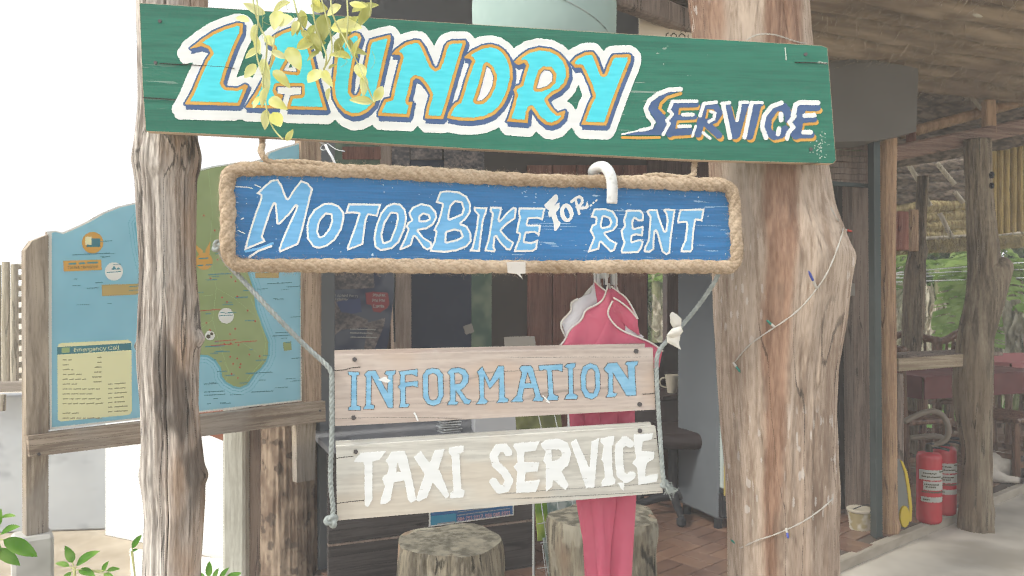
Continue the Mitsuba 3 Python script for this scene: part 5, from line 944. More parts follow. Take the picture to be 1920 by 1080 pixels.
# ---------------------------------------------------------------- eating area at right: gable, beams, far pavilion
mat('beam_brown', timber((.13, .075, .055), (.26, .165, .125), ax=lambda p: p.x * .8 + p.y * .6), .6)
mat('wood_tan', timber((.22, .165, .11), (.36, .285, .20), ax=lambda p: p.x * .95 + p.y * .3), .6)
gb = thing('gable_thatch', 'dark gable of thatch with red brown rails beyond the thatched roof', 'gable')
for k in range(7):
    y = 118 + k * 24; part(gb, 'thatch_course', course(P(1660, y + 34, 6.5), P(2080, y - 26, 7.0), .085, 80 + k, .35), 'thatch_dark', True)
part(gb, 'rail', tube(np.array([P(1690, 252, 4.95), P(1960, 178, 5.35)]), .034, 14), 'wood_orange', True)
part(gb, 'tie_beam', beam(P(1655, 292, 4.72), P(1990, 222, 5.25), .08, .095, .01), 'beam_brown')
part(gb, 'upright', beam(P(1855, 252, 5.02), P(1853, 188, 5.02), .065, .065, .008), 'wood_orange'); part(gb, 'upright', beam(P(1708, 282, 4.8), P(1708, 250, 4.86), .055, .055, .006), 'plank_red')
part(gb, 'brace', beam(P(1848, 205, 5.05), P(1812, 158, 5.2), .075, .03, .004), 'bamboo_pale')
fp = thing('far_pavilion', 'far thatched pavilion roof with bamboo rafters above the banana plants', 'pavilion')
for k in range(9):
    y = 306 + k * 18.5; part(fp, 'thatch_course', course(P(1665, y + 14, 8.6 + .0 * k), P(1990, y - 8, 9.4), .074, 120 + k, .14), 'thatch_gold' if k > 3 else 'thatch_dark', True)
part(fp, 'back_slope', Board(1660, 400, 8.9, 2000, 400, 9.7).plate(quad((1660, 250), (2000, 220), (2000, 462), (1660, 474)), -.06, -.02), 'thatch_dark', False)
for x0, y0, x1, y1 in ((1702, 306, 1730, 352), (1757, 306, 1790, 346), (1762, 400, 1785, 446), (1790, 360, 1806, 380), (1733, 368, 1745, 386), (1876, 376, 1920, 436)):
    part(fp, 'rafter', tube(np.array([P(x0, y0, 8.35), P(x1, y1, 8.35)]), .024, 12), 'bamboo_pale', True)
part(fp, 'eave_pole', tube(np.array([P(1650, 452, 8.4), P(2000, 432, 9.0)]), .02, 10), 'bamboo_pale', True)
def fringe(px0, px1, py, Y, n, L, seed, drop):
    g = np.random.default_rng(seed); V, f = [], []
    for i in range(n):
        t = g.random(); a = P(px0 + (px1 - px0) * t, py + drop * t + g.normal(0, 3), Y + g.normal(0, .06)); l = L * (.4 + g.random()); d = np.array([g.normal(0, .25), g.normal(0, .3), -1]); w = np.array([.004, .002, 0]); b = len(V)
        V += [a - w, a + w, a + d * l]; f.append((b, b + 1, b + 2))
    return trimesh.Trimesh(np.array(V), np.array(f), process=False)
part(fp, 'straw_fringe', fringe(1655, 1990, 456, 8.6, 2600, .11, 5, -16), 'thatch_gold', False, kind='stuff')
bl = thing('bamboo_blind', 'ochre bamboo blind hanging under the far thatch at the right edge', 'blind')
mat('blind_ochre', timber((.28, .19, .06), (.52, .38, .13), vertical=True), .7)
for i in range(9): x = 1862 + i * 12.5; part(bl, 'slat', tube(np.array([P(x, 262 - i * 2.6, 7.6), P(x + .5, 440 - i * 1.5, 7.6)]), .030, 10), 'blind_ochre', True)
part(bl, 'top_rail', tube(np.array([P(1852, 262, 7.56), P(1980, 236, 7.56)]), .02, 8), 'wood_dim', True)
mat('box_red', timber((.22, .06, .04), (.38, .14, .09), vertical=True), .55)
rb = thing('red_cabinet', 'small reddish wooden cabinet hung on the slim crooked post', 'cabinet')
part(rb, 'body', box(tuple(P(1700, 432, 6.2) + [0, .1, 0]), (.20, .16, .30), .35, .006), 'box_red'); part(rb, 'side_board', box(tuple(P(1713, 432, 6.05)), (.075, .03, .315), .35, .004), 'wood_orange')
mat('trunk_dim', timber((.085, .062, .042), (.27, .215, .15), vertical=True, warm=(.16, .11, .07), fr=.7, lines=.7), .85, bump=lambda p, n, uv: fbm(p.x * 34, p.y * 34, p.z * 5, 4), bscale=.012)
kt = thing('forked_trunk', 'stout forked tree trunk post with a sawn stub beside the fire extinguishers', 'post')
part(kt, 'trunk', trunk([(1808, 262), (1810, 320), (1814, 400), (1818, 500), (1814, 560), (1800, 620), (1792, 680), (1790, 730), (1796, 780), (1808, 850), (1806, 920), (1800, 975), (1798, 1008)], [(1854, 262), (1855, 320), (1862, 400), (1872, 480), (1868, 560), (1860, 620), (1858, 700), (1856, 780), (1856, 850), (1857, 920), (1860, 985), (1862, 1008)], 4.86, 220, 72, .012, [(.2, 960, .02, .05)], 15), 'trunk_dim', True)
stub = chain([(P(1828, 640, 4.86), .095), (P(1852, 560, 4.84), .095), (P(1868, 512, 4.83), .085), (P(1876, 502, 4.83), .070)])
part(kt, 'stub', finish(stub, .02, 6), 'trunk_dim', True)
part(kt, 'bolt', tube(np.array([P(1858, 328, 4.72), P(1861, 328, 4.72)]), .02, 10), 'rubber_black', True)
part(kt, 'bolt', tube(np.array([P(1858, 348, 4.72), P(1861, 348, 4.72)]), .018, 10), 'rubber_black', True)
ct = thing('crooked_post', 'slim crooked tree post behind the red cabinet', 'post')
part(ct, 'trunk', trunk([(1722, 330), (1718, 400), (1706, 470), (1696, 520), (1694, 600), (1690, 680), (1694, 760), (1696, 850)], [(1740, 330), (1736, 400), (1732, 470), (1734, 520), (1730, 600), (1722, 680), (1722, 760), (1724, 850)], 6.35, 160, 48, .014, [(.3, 470, .03, .06)], 18), 'trunk_dim', True)
sf = thing('bar_counter', 'narrow wooden bar counter fixed between the orange post and the forked trunk', 'counter')
part(sf, 'front_board', beam(P(1682, 684, 4.72), P(1848, 672, 4.86), .03, .075, .004), 'wood_tan'); part(sf, 'top', beam(P(1680, 668, 4.86), P(1850, 660, 5.0), .26, .022, .004), 'wood_dim')
part(sf, 'leg', beam(P(1686, 700, 4.78), P(1688, 935, 4.78), .035, .035, .003), 'wood_dim')

mat('wood_table', timber((.075, .035, .022), (.17, .085, .05), vertical=True), .35); mat('cloth_red', lambda p, n, uv: mix(mi.Color3f(.09, .020, .020), mi.Color3f(.14, .036, .034), fbm(p.x * 8, p.y * 8, p.z * 8, 2)), .6)
def dining_table(px_, Y, w, l, rot, label, cm='cloth_red'):
    k = thing('dining_table', label, 'table'); v = P(px_, 540, Y)
    part(k, 'top', box((v[0], v[1], .835), (w, l, .03), rot, .005), 'wood_table'); 
    part(k, 'cloth', cat([box((v[0], v[1], .856), (w + .02, l + .02, .006), rot)] + [box((v[0] - math.cos(rot + a_) * o, v[1] - math.sin(rot + a_) * o, .775), (.006, wd, .16), rot + a_, .001) for a_, o, wd in ((0, w / 2 + .012, l), (math.pi, w / 2 + .012, l), (math.pi / 2, l / 2 + .012, w), (-math.pi / 2, l / 2 + .012, w))]), cm, False)
    for sx_ in (-1, 1):
        for sy_ in (-1, 1):
            dx, dy = sx_ * (w / 2 - .08), sy_ * (l / 2 - .08); c, s = math.cos(rot), math.sin(rot); x_, y_ = v[0] + dx * c - dy * s, v[1] + dx * s + dy * c
            part(k, 'leg', lathe([(.035, .094), (.03, .2), (.038, .25), (.026, .4), (.034, .6), (.042, .74), (.042, .82)], (x_, y_, 0), 14), 'wood_table', True)
    for sy_ in (-1, 1):
        dy = sy_ * (l / 2 - .08); c, s = math.cos(rot), math.sin(rot); part(k, 'stretcher', box((v[0] - dy * s, v[1] + dy * c, .22), (w - .2, .04, .05), rot, .004), 'wood_table')
    return k
dining_table(1770, 6.35, 1.25, .75, .35, 'dark dining table under a red cloth behind the bar counter')
mat('cloth_pink', (.30, .085, .085), .6)
dining_table(1905, 7.4, 1.1, .75, .35, 'pinkish red clothed dining table beyond the carved chair at the right edge', 'cloth_pink')
def dining_chair(px_, Y, rot, label):
    k = thing('dining_chair', label, 'chair', 'carved wooden dining chairs'); v = P(px_, 540, Y); c, s = math.cos(rot), math.sin(rot)
    W_ = lambda x, y, z: np.array([v[0] + x * c - y * s, v[1] + x * s + y * c, z])
    part(k, 'seat', box(tuple(W_(0, 0, .545)), (.44, .42, .035), rot, .01), 'wood_table')
    for sx_ in (-1, 1):
        part(k, 'leg', beam(W_(sx_ * .19, -.18, .094), W_(sx_ * .19, -.18, .53), .045, .045, .004), 'wood_table'); part(k, 'rear_leg', beam(W_(sx_ * .19, .19, .094), W_(sx_ * .20, .25, 1.07), .045, .04, .004), 'wood_table')
        part(k, 'side_rail', beam(W_(sx_ * .19, -.18, .28), W_(sx_ * .19, .19, .28), .025, .035, .003), 'wood_table')
    part(k, 'front_rail', beam(W_(-.19, -.18, .22), W_(.19, -.18, .22), .025, .04, .003), 'wood_table'); part(k, 'rear_rail', beam(W_(-.19, .20, .26), W_(.19, .20, .26), .025, .04, .003), 'wood_table')
    part(k, 'back_rail', beam(W_(-.2, .215, .68), W_(.2, .215, .68), .025, .045, .003), 'wood_table')
    crest = tube(smoothpath([W_(-.23, .25, 1.06), W_(-.12, .25, 1.075), W_(0, .25, 1.12), W_(.12, .25, 1.075), W_(.23, .25, 1.06)], 24), .03, 10); part(k, 'crest_rail', crest, 'wood_table', True)
    for x_ in (-.12, -.06, .06, .12): part(k, 'spindle', beam(W_(x_, .22, .69), W_(x_, .25, 1.07), .018, .018, .002), 'wood_table')
    sp_ = beam(W_(0, .22, .69), W_(0, .25, 1.1), .075, .015, .003); part(k, 'splat', sp_, 'wood_orange')
    return k
dining_chair(1886, 6.0, .5, 'carved wooden dining chair at the right edge with an orange brown splat')
dining_chair(1722, 7.1, 2.4, 'carved wooden dining chair drawn up to the table left of the forked trunk')
dining_chair(1755, 6.9, 3.4, 'low dark dining chair seen under the bar counter beside the red table')
dining_chair(1700, 5.9, 1.9, 'carved wooden dining chair just behind the orange brown post under the bar counter')
dining_chair(1930, 7.9, 3.3, 'carved wooden dining chair beyond the right hand table, cut by the frame')

# ---------------------------------------------------------------- fire extinguishers, leaning fin, dog
mat('ext_red', lambda p, n, uv: mix(mi.Color3f(.36, .022, .032), mi.Color3f(.44, .035, .045), fbm(p.x * 20, p.y * 20, p.z * 9, 2)), .32, spec=.5); mat('ext_label', (.38, .37, .33), .4); mat('hose_grey', (.16, .13, .10), .6); mat('brass', (.06, .05, .04), .5, metal=.3)
def extinguisher(px_, py, Y, label, r=.070, h=.42, hose=None):
    k = thing('fire_extinguisher', label, 'fire extinguisher', 'fire extinguishers by the forked trunk'); v = P(px_, py, Y); x, y, z0 = v[0], v[1], .096
    part(k, 'cylinder', lathe([(r * .80, z0), (r * .97, z0 + .012), (r, z0 + .03), (r, z0 + h - .032), (r * .96, z0 + h - .014), (r * .82, z0 + h - .003), (.022, z0 + h + .003)], (x, y, 0), 40), 'ext_red', 50)
    part(k, 'valve', lathe([(.020, z0 + h), (.022, z0 + h + .03), (.016, z0 + h + .05)], (x, y, 0), 16), 'brass', 40)
    part(k, 'lever', tube(np.array([[x - .01, y, z0 + h + .045], [x + .05, y - .03, z0 + h + .055], [x + .10, y - .05, z0 + h + .05]]), .009, 8), 'rubber_black', True); part(k, 'carry_handle', tube(np.array([[x - .01, y, z0 + h + .03], [x + .05, y - .03, z0 + h + .032], [x + .095, y - .05, z0 + h + .02]]), .008, 8), 'rubber_black', True)
    def band(za, zb, m_, name, a0=-2.9, a1=-.5):
        a = np.linspace(a0, a1, 26); V = np.vstack([np.c_[x + (r + .0012) * np.cos(a), y + (r + .0012) * np.sin(a), np.full(26, zz_)] for zz_ in (za, zb)]); f = []
        for i in range(25): f += [(i, i + 1, 27 + i), (i, 27 + i, 26 + i)]
        part(k, name, trimesh.Trimesh(V, np.array(f), process=False), m_, True)
    band(z0 + .265, z0 + .325, 'ext_label', 'label_band'); band(z0 + .205, z0 + .258, 'ext_label', 'label_band', -2.5, -.6); band(z0 + .135, z0 + .165, 'ext_label', 'label_band', -2.7, -.7)
    ln = []
    for zz_, a0, a1 in ((.305, -2.5, -1.5), (.285, -2.6, -1.1), (.24, -2.4, -1.3), (.225, -2.3, -1.6), (.275, -1.0, -.6), (.15, -2.5, -2.1), (.195, -2.6, -.7), (.315, -1.2, -.7)):
        for a in np.arange(a0, a1, .13): ln.append(tube(np.array([[x + (r + .0016) * math.cos(a_), y + (r + .0016) * math.sin(a_), z0 + zz_] for a_ in (a, a + .09)]), .0045, 6))
    part(k, 'label_print', cat(ln), 'print_ink', False, kind='stuff')
    if hose: part(k, 'hose', tube(smoothpath(hose, 50), .017, 12), 'hose_grey', True)
    return k
e0 = P(1742, 860, 4.80)
extinguisher(1742, 860, 4.80, 'front red fire extinguisher with grey hose looped above it', hose=[[e0[0] + .01, 4.80, .555], [e0[0] + .08, 4.76, .60], [e0[0] + .085, 4.76, .70], [e0[0] + .02, 4.76, .765], [e0[0] - .08, 4.77, .745], [e0[0] - .16, 4.78, .70]])
e1 = P(1770, 855, 4.98)[0]
extinguisher(1770, 855, 4.98, 'red fire extinguisher half hidden between the front one and the trunk', hose=[[e1, 4.98, .55], [e1 - .06, 4.92, .585], [e1 - .16, 4.90, .59], [e1 - .24, 4.92, .575]])
mat('fin_yellow', (.52, .38, .04), .45); mat('fin_grey', (.17, .17, .15), .5)
Fb = Board(1680, 930, 4.62, 1708, 930, 4.66)
fnn = thing('leaning_fin', 'narrow grey and yellow swim fin leaning on the foot of the orange brown post', 'fin')
part(fnn, 'blade', Fb.plate(Polygon([(1682, 862), (1688, 862), (1696, 878), (1703, 910), (1707, 950), (1706, 975), (1698, 986), (1688, 989), (1683, 980)]).buffer(1), -.012, 0), 'fin_grey', False)
part(fnn, 'edge', Fb.plate(Polygon([(1687, 862), (1692, 866), (1700, 885), (1706, 920), (1709, 950), (1708, 976), (1704, 978), (1704, 950), (1700, 915), (1695, 885)]), -.013, .006), 'fin_yellow', False)
part(fnn, 'foot_pocket', Fb.plate(affinity.scale(Point(1694, 968).buffer(1, 12), 8.5, 20), -.012, .012), 'fin_yellow', False)

mat('dog_fur', lambda p, n, uv: mix(mix(mi.Color3f(.50, .44, .36), mi.Color3f(.66, .60, .52), fbm(p.x * 40, p.y * 40, p.z * 40, 3)), mi.Color3f(.05, .04, .035), ss(3.625, 3.645, p.x + .03 * fbm(p.z * 20, p.y * 20, 0, 2))), .9)
dv = P(1878, 540, 5.85); dx, dy = dv[0], dv[1]
B_ = lambda x, y, z: (dx + x, dy + y, .1 + z)
body = hull((B_(-.16, .02, .085), .085), (B_(-.02, .05, .10), .10)) + hull((B_(-.02, .05, .10), .10), (B_(.16, .03, .085), .082)) + hull((B_(-.15, -.04, .06), .06), (B_(-.05, -.10, .035), .034)) + hull((B_(-.05, -.10, .03), .03), (B_(.06, -.13, .024), .022))
body += hull((B_(.16, .03, .09), .072), (B_(.25, -.02, .085), .055)) + hull((B_(.25, -.02, .085), .058), (B_(.30, -.06, .075), .046)) + hull((B_(.30, -.06, .065), .036), (B_(.34, -.12, .045), .024)) + hull((B_(.12, -.03, .05), .045), (B_(.17, -.13, .03), .024)) + hull((B_(.17, -.13, .028), .024), (B_(.23, -.19, .022), .019))
body += hull((B_(.27, .03, .125), .018), (B_(.26, .05, .155), .006)) + hull((B_(.31, -.03, .115), .018), (B_(.325, -.01, .150), .006)) + hull((B_(-.22, .03, .05), .024), (B_(-.27, -.05, .026), .018)) + hull((B_(-.27, -.05, .024), .017), (B_(-.22, -.13, .02), .012))
dg = thing('dog', 'cream dog with a dark head lying curled on the tiles under the carved chair', 'dog')
part(dg, 'body', finish(body, .012, 6), 'dog_fur', True)
for sx_ in (.287, .325): part(dg, 'eye', trimesh.creation.icosphere(2, .006).apply_translation(B_(sx_, -.088 - (.3 - sx_) * .2, .098)), 'rubber_black', True)
part(dg, 'nose', trimesh.creation.icosphere(2, .011).apply_translation(B_(.345, -.138, .052)), 'rubber_black', True)

# ---------------------------------------------------------------- garden
mat('leaf_banana', lambda p, n, uv: mix(mi.Color3f(.10, .22, .03), mi.Color3f(.24, .40, .08), ss(.3, .7, fbm(p.x * 5, p.y * 5, p.z * 5, 3))), .5)
scene['leaf_banana'] = {'type': 'principledthin', 'base_color': mikit.proc(lambda p, n, uv: mix(mi.Color3f(.15, .25, .05), mi.Color3f(.31, .42, .13), ss(.3, .7, fbm(p.x * 5, p.y * 5, p.z * 5, 3)))), 'roughness': .5, 'diff_trans': .8}
scene['leaf_dry'] = {'type': 'principledthin', 'base_color': mikit.proc(lambda p, n, uv: mix(mi.Color3f(.30, .25, .18), mi.Color3f(.62, .56, .46), ss(.3, .7, fbm(p.x * 22, p.y * 22, p.z * 8, 3)))), 'roughness': .8, 'diff_trans': .4}
scene['leaf_hedge'] = {'type': 'principledthin', 'base_color': mikit.proc(lambda p, n, uv: mix(mi.Color3f(.06, .13, .025), mi.Color3f(.24, .34, .08), ss(.3, .7, fbm(p.x * 2, p.y * 2, p.z * 2, 3)))), 'roughness': .6, 'diff_trans': .7}
mat('banana_stem', timber((.12, .13, .05), (.26, .25, .13), vertical=True), .6)
def banana_leaf(base, yaw, L, w, rise, sag, seed, torn=.75):
    g = np.random.default_rng(seed); n = 40; t = np.linspace(0, 1, n); d = np.array([math.cos(yaw), math.sin(yaw), 0]); sd = np.array([-d[1], d[0], 0])
    pl = np.where(np.arange(n) % 2, 1.0, -1.0)[:, None] * .012
    mid = base + t[:, None] * L * d * math.cos(rise) + np.c_[t * 0, t * 0, L * (math.sin(rise) * t - sag * t ** 2)] + pl * np.array([0, 0, 1.0])
    wd = w * np.clip(np.sin(np.pi * np.clip(t * .93 + .05, 0, 1)) ** .6, .02, 1); V, f = [], []
    for sgn in (-1, 1):
        for i in range(n - 1):
            cut = .10 * g.random() if g.random() < torn else 0; a, b_ = mid[i], mid[i] + (mid[i + 1] - mid[i]) * (1 - cut * 6); dr0 = .22 + (.35 * g.random() if g.random() < torn * .5 else 0)
            o = lambda wdi: sgn * sd * wdi + np.array([0, 0, .10 * wdi]) - np.array([0, 0, wdi * dr0]) - d * 0
            k = len(V); V += [a, b_, a + o(wd[i] * .55) + [0, 0, .06 * wd[i]], b_ + o(wd[i + 1] * .55) + [0, 0, .06 * wd[i + 1]], a + o(wd[i]) + d * .05, b_ + o(wd[i + 1]) + d * .05]
            f += [(k, k + 1, k + 3), (k, k + 3, k + 2), (k + 2, k + 3, k + 5), (k + 2, k + 5, k + 4)]
    return trimesh.Trimesh(np.array(V), np.array(f), process=False)
def dry_leaf(top, L, w, seed):
    g = np.random.default_rng(seed); n = 14; t = np.linspace(0, 1, n); sw = g.normal(0, .10, 2); tw = g.random() * 6; V, f = [], []
    for i in range(n):
        c = top + np.array([sw[0] * math.sin(t[i] * 3), sw[1] * t[i], -L * t[i]]); a = tw + t[i] * 2.5 + .5 * g.normal(); h = w * math.sin(math.pi * min(t[i] * .9 + .08, 1)) * (.6 + .6 * g.random())
        s_ = np.array([math.cos(a), math.sin(a), .2]) * h; V += [c - s_, c, c + s_ * .8]
    for i in range(n - 1):
        for j in (0, 1): k = i * 3 + j; f += [(k, k + 1, k + 4), (k, k + 4, k + 3)]
    return trimesh.Trimesh(np.array(V), np.array(f), process=False)
def banana(px_, Y, h, nl, nd, seed, label):
    g = np.random.default_rng(seed); k = thing('banana_plant', label, 'banana plant', 'banana plants in the garden'); v = P(px_, 540, Y)
    path = smoothpath([[v[0], v[1], 0], [v[0] + .05, v[1], h * .5], [v[0] + .02, v[1], h]], 20); part(k, 'trunk', tube(path, np.linspace(.13, .07, 20), 14), 'banana_stem', True)
    for i in range(nl): part(k, 'leaf', banana_leaf(path[-1] + [0, 0, -.1 * g.random()], g.random() * 6.28, 1.3 + .7 * g.random(), .24 + .07 * g.random(), .25 + .8 * g.random(), .55 + .5 * g.random(), seed * 31 + i), 'leaf_banana', False)
    for i in range(nd):
        a = g.random() * 6.28; part(k, 'dry_leaf', dry_leaf(path[-1] + np.array([.16 * math.cos(a), .16 * math.sin(a), -.15 - .3 * g.random()]), .8 + .7 * g.random(), .06 + .07 * g.random(), seed * 57 + i), 'leaf_dry', False)
banana(1760, 9.8, 1.72, 6, 34, 1, 'banana plant with a skirt of dry hanging leaves left of the forked trunk')
banana(1700, 11.0, 2.0, 7, 12, 2, 'green banana plant seen between the orange post and the crooked post')
banana(1905, 9.6, 1.75, 6, 32, 3, 'banana plant with torn dry leaves at the right edge beyond the clothes line')
banana(1840, 12.6, 2.2, 8, 6, 4, 'green banana plant directly behind the forked trunk')
banana(1228, 11.5, 1.7, 8, 8, 5, 'banana plant glimpsed through the gap right of the umbrella')
def leaf_cloud(n, boxmin, boxmax, size, seed):
    g = np.random.default_rng(seed); c = g.random((n, 3)) * (np.array(boxmax) - boxmin) + boxmin
    keep = meshkit.fbm(c * .9, 3, seed) > .40; c = c[keep]; n = len(c); s = size * (.6 + .8 * g.random((n, 1)))
    a = g.normal(size=(n, 3)); a /= np.linalg.norm(a, axis=1, keepdims=True); b = np.cross(a, g.normal(size=(n, 3))); b /= np.linalg.norm(b, axis=1, keepdims=True)
    V = np.stack([c - a * s, c + b * s * .4, c + a * s, c - b * s * .4], 1).reshape(-1, 3); i = np.arange(n)[:, None] * 4
    return trimesh.Trimesh(V, np.vstack([i + [0, 1, 2], i + [0, 2, 3]]), process=False)
struct('garden_foliage', leaf_cloud(90000, (0.5, 12.6, 0.0), (13.5, 16.0, 4.2), .10, 9), 'leaf_hedge', False, label='dense green garden foliage far behind the banana plants', kind='stuff'); labels['garden_foliage']['category'] = 'foliage'
cl = [((1675, 512, 9.0), (1825, 499, 9.0), (2000, 487, 9.0)), ((1675, 516, 9.2), (1825, 508, 9.2), (2000, 503, 9.2)), ((1675, 522, 9.4), (1780, 516, 9.4), (2000, 512, 9.4)), ((1675, 529, 9.1), (1790, 525, 9.1), (2000, 518, 9.1))]
k = thing('clothes_line', 'white clothes lines strung across the garden in front of the banana plants', 'clothes line')
for pts in cl: part(k, 'line', tube(smoothpath([P(*p_) for p_ in pts], 20), .006, 6), 'cord_white', True)

# ---------------------------------------------------------------- string of fairy lights on the thick post
mat('wire_clear', (.46, .43, .38), .35); mat('bulb_red', (.50, .07, .05), .25); mat('bulb_green', (.04, .20, .15), .25); mat('bulb_blue', (.07, .09, .34), .25)
fl_ = thing('fairy_lights', 'string of tiny coloured fairy lights wound round the thick pale post', 'string lights')
def on_post(px_, py, lift=.012):
    rad = np.interp(py, [0, 75, 310, 480, 540, 700, 1000, 1100], [107, 105, 106, 126, 121, 108, 98, 99]) / F * RY; cx = np.interp(py, [0, 75, 310, 480, 540, 700, 1000, 1100], [1401, 1409, 1438, 1466, 1463, 1457, 1465, 1467])
    ox = np.clip((px_ - cx) / F * RY, -rad, rad); Y = RY - math.sqrt(max(rad ** 2 - ox ** 2, 0)) - lift
    for _ in range(3): ox = np.clip((px_ - CX) / F * Y - (cx - CX) / F * RY, -rad, rad); Y = RY - math.sqrt(max(rad ** 2 - ox ** 2, 0)) - lift
    return P(px_, py, Y)
for pts in ([(1557, 388), (1566, 405), (1578, 418), (1580, 434), (1572, 460), (1560, 492), (1545, 522), (1530, 543), (1508, 570), (1480, 595), (1452, 614), (1425, 632), (1400, 652), (1380, 676), (1362, 700), (1352, 716)],
            [(1566, 880), (1570, 895), (1568, 915), (1566, 928), (1552, 944), (1530, 962), (1502, 980), (1475, 993), (1445, 1005), (1415, 1015), (1388, 1027), (1378, 1020), (1368, 1010)],
            [(1400, 76), (1412, 68), (1430, 64), (1455, 66), (1480, 74), (1500, 80), (1520, 76)]):
    path = smoothpath([on_post(x, y) for x, y in pts], 120)
    wv = np.c_[np.sin(np.arange(120) * .55), np.zeros(120), np.cos(np.arange(120) * .55)] * .0012
    part(fl_, 'wire', tube(path + wv, .0011, 6), 'wire_clear', True); part(fl_, 'wire', tube(path - wv, .0011, 6), 'wire_clear', True)
for (x0, y0), (x1, y1), m_ in (((1581, 430), (1598, 434), 'bulb_red'), ((1531, 540), (1516, 508), 'bulb_blue'), ((1453, 614), (1437, 600), 'bulb_green'), ((1375, 680), (1388, 698), 'bulb_green'), ((1567, 920), (1575, 938), 'bulb_red'), ((1474, 990), (1478, 1010), 'bulb_blue'), ((1386, 1024), (1370, 1012), 'bulb_green')):
    a, b_ = on_post(x0, y0), on_post(x1, y1, .022); m_k = a + (b_ - a) * .45
    part(fl_, 'socket', tube(np.array([a, m_k]), .0036, 8), 'wire_clear', True); part(fl_, 'bulb', tube(np.array([m_k, a + (b_ - a) * .85, b_]), [.0036, .0034, .0010], 8), m_, True)

# ---------------------------------------------------------------- trailing plant hanging in front of the green sign
def leafmat(name, c0, c1, tr=.6): scene[name] = {'type': 'principledthin', 'base_color': mikit.proc(lambda p, n, uv: mix(mi.Color3f(*c0), mi.Color3f(*c1), ss(.3, .7, fbm(p.x * 30, p.y * 30, p.z * 30, 2)))), 'roughness': .35, 'diff_trans': tr, 'spec_trans': 0.0}
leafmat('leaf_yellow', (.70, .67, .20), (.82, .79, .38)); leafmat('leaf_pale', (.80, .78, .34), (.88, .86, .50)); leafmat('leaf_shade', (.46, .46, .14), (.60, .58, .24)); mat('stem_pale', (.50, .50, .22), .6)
def leaf_mesh(nl=10, curl=.10, wide=.30, fold=.35):
    t = np.linspace(0, 1, nl); w = wide * np.sin(np.pi * t ** .85) ** .8 * (1 - .12 * t); V, f = [], []
    for i in range(nl): zc = -curl * t[i] ** 2; V += [(t[i], -w[i], zc + fold * w[i]), (t[i], -w[i] * .5, zc + .3 * fold * w[i]), (t[i], 0, zc), (t[i], w[i] * .5, zc + .3 * fold * w[i]), (t[i], w[i] * .94, zc + fold * .8 * w[i])]
    for i in range(nl - 1):
        for j in range(4): k = i * 5 + j; f += [(k, k + 5, k + 6), (k, k + 6, k + 1)]
    return trimesh.Trimesh(np.array(V), np.array(f), process=False)
LM = leaf_mesh(); LMS = [LM, leaf_mesh(10, .28, .26, .6), leaf_mesh(10, -.12, .34, .18), leaf_mesh(10, .18, .22, .9)]
def place_leaf(base, dirn, up, L, wid=1.0):
    x = dirn / np.linalg.norm(dirn); y = np.cross(up, x); y /= np.linalg.norm(y); z = np.cross(x, y)
    M = np.eye(4); M[:3, 0] = x * L; M[:3, 1] = y * L * wid; M[:3, 2] = z * L; M[:3, 3] = base; return T(M.tolist()) if False else mi.ScalarTransform4f(M)
hp = thing('trailing_plant', 'trailing plant with fat yellow green leaves hanging over the word LAUNDRY', 'plant')
PY = 1.93
vines = [[(474, -10), (478, 22), (490, 55), (500, 82), (497, 120), (493, 150), (497, 180), (500, 205), (510, 236), (531, 262)], [(548, -10), (556, 20), (562, 40), (570, 58)],
         [(620, -12), (625, 30), (640, 62), (660, 100), (670, 118), (684, 150), (700, 188), (702, 192)], [(515, 66), (511, 100), (506, 130)], [(600, -10), (614, 40), (622, 80), (618, 110), (606, 130)], [(650, -10), (652, 40), (648, 90)], [(692, -12), (696, 8), (694, 30)], [(585, -10), (590, 40), (603, 80), (612, 110), (607, 132)], [(480, -10), (484, 40), (480, 90), (492, 140)]]
vp = []
for i, vv in enumerate(vines):
    pts = smoothpath([P(x, y, PY + .02 * math.sin(i * 2.1) - .015 * (j % 2)) for j, (x, y) in enumerate(vv)], 40); vp.append(pts); part(hp, 'stem', tube(pts, .0020, 8), 'stem_pale', True)
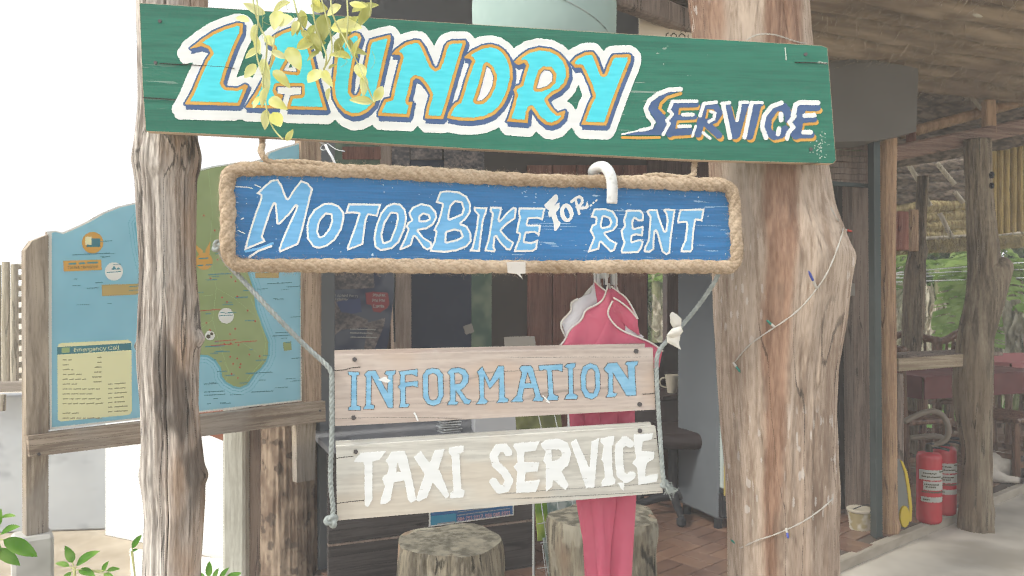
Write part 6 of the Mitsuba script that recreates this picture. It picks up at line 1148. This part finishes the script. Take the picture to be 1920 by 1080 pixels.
lead = [(525, 20, 100, 32, 0), (565, 18, 78, 34, 0), (582, 10, 10, 28, 0), (640, 10, 150, 34, 0), (655, 5, 20, 34, 0), (600, 14, 240, 30, 0), (610, 26, 100, 40, 2), (620, 52, 0, 46, 0), (516, 40, 0, 34, 1), (498, 26, 200, 34, 1), (540, 88, 60, 38, 0), (556, 92, -35, 38, 0), (500, 66, 60, 30, 0), (484, 75, 80, 30, 1), (480, 45, 110, 28, 1), (492, 110, 70, 32, 1), (480, 120, 130, 26, 1), (512, 132, 42, 36, 0), (498, 140, 85, 30, 1), (496, 165, 100, 30, 1), (486, 180, 110, 24, 0), (505, 185, 30, 38, 0), (500, 205, 95, 38, 0), (512, 210, 60, 34, 0), (536, 264, -55, 22, 0),
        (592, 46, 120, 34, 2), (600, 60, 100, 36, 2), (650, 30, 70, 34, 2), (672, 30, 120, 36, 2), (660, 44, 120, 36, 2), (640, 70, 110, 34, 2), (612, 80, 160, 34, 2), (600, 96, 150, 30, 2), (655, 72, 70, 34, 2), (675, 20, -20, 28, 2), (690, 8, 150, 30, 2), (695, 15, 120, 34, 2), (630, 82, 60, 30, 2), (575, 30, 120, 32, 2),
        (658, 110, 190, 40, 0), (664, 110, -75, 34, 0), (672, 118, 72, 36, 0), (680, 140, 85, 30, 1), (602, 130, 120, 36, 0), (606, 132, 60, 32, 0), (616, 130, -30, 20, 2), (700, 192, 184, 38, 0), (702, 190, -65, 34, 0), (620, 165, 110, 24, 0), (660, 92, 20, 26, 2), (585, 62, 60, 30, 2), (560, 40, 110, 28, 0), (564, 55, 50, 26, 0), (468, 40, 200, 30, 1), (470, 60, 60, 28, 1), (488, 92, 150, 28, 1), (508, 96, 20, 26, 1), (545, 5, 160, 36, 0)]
first = {}
for i, (x, y, ang_, L, m_) in enumerate(lead):
    a = math.radians(ang_); dep = rnd.uniform(-.02, .025) + (.035 if m_ == 2 else 0); b0 = P(x, y, PY + dep); d = np.array([math.cos(a), rnd.uniform(-.45, .25), -math.sin(a)]); up = np.array([rnd.uniform(-.5, .5), -1, rnd.uniform(-.2, .7)])
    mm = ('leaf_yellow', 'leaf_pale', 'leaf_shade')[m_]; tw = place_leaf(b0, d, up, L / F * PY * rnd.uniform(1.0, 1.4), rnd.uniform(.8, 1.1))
    vk = (m_, rnd.randrange(4))
    if vk not in first: first[vk] = mikit.ply(LMS[vk[1]], mm, True)
    scene[key(hp + '__leaf')] = {**first[vk], 'to_world': tw}
    j = None

# ---------------------------------------------------------------- young plants at lower left
scene['leaf_fresh'] = {'type': 'principledthin', 'base_color': mikit.proc(lambda p, n, uv: mix(mi.Color3f(.10, .26, .03), mi.Color3f(.26, .44, .10), ss(.3, .7, fbm(p.x * 14, p.y * 14, p.z * 14, 2)))), 'roughness': .4, 'diff_trans': .8}
lf = mikit.ply(LM, 'leaf_fresh', True)
def young(px_, py, Y, leaves, label):
    k = thing('young_plant', label, 'plant'); top_ = P(px_, py, Y)
    part(k, 'stem', tube(smoothpath([[top_[0] - .02, Y + .03, 0], [top_[0], Y, top_[2] * .6], top_], 20), .005, 8), 'stem_pale', True)
    for x, y, ang_, L, up in leaves:
        a = math.radians(ang_); b0 = P(x, y, Y); d = np.array([math.cos(a), rnd.uniform(-.4, .3), -math.sin(a)])
        scene[key(k + '__leaf')] = {**lf, 'to_world': place_leaf(b0, d, np.array([rnd.uniform(-.3, .3), -up, 1.0]), L / F * Y * 1.1, .8)}
        part(k, 'stalk', tube(np.array([P(px_, py, Y), b0]), .002, 6), 'stem_pale', True) if abs(px_ - x) + abs(py - y) > 6 else None
young(-6, 1010, 2.3, [(2, 1000, -25, 40, .8), (6, 1012, 32, 62, .9), (-2, 985, -80, 30, .8), (-4, 1015, 100, 36, .8), (2, 970, -10, 26, .5), (-10, 1030, 40, 50, .8)], 'leafy green plant at the lower left corner')
young(140, 1068, 2.9, [(136, 1055, -100, 34, .8), (143, 1060, -35, 46, .8), (148, 1068, 10, 34, .7), (130, 1062, 200, 24, .6), (134, 1072, 120, 34, .8), (192, 1072, -60, 22, .8), (200, 1070, -10, 22, .7), (195, 1075, 20, 24, .7)], 'small bright green seedling in front of the low white wall')
young(400, 1096, 2.7, [(392, 1082, -95, 26, .8), (400, 1088, -70, 22, .8), (420, 1090, -30, 34, .8), (384, 1086, -140, 20, .7), (412, 1086, -55, 24, .8)], 'small green shoots at the foot of the pale square post')
young(255, 1096, 2.6, [(248, 1028, -60, 26, 1.2), (246, 1034, -20, 12, 1.)], 'single green leaf shoot against the white wall left of the cracked post')

# ---------------------------------------------------------------- the hot, hazy air
scene['haze_air'] = {'type': 'homogeneous', 'albedo': .95, 'sigma_t': .013}
scene['haze'] = {'type': 'cube', 'to_world': T().translate([3, 16, 3.4]).scale([26, 27, 5.2]), 'bsdf': {'type': 'null'}, 'interior': {'type': 'ref', 'id': 'haze_air'}}
scene['camera']['medium'] = {'type': 'ref', 'id': 'haze_air'}
labels['haze'] = {'kind': 'stuff', 'label': 'thin pale haze in the air'}

hair = []
for i in range(26):
    x, y = rnd.uniform(478, 700), rnd.uniform(0, 120); L = rnd.uniform(12, 40); hair.append(tube(smoothpath([P(x, y, PY), P(x + rnd.uniform(-8, 8), y + L * .5, PY - .004), P(x + rnd.uniform(-12, 12), y + L, PY)], 8), .0005, 4))
part(hp, 'tendril', cat(hair), 'stem_pale', True, kind='stuff')
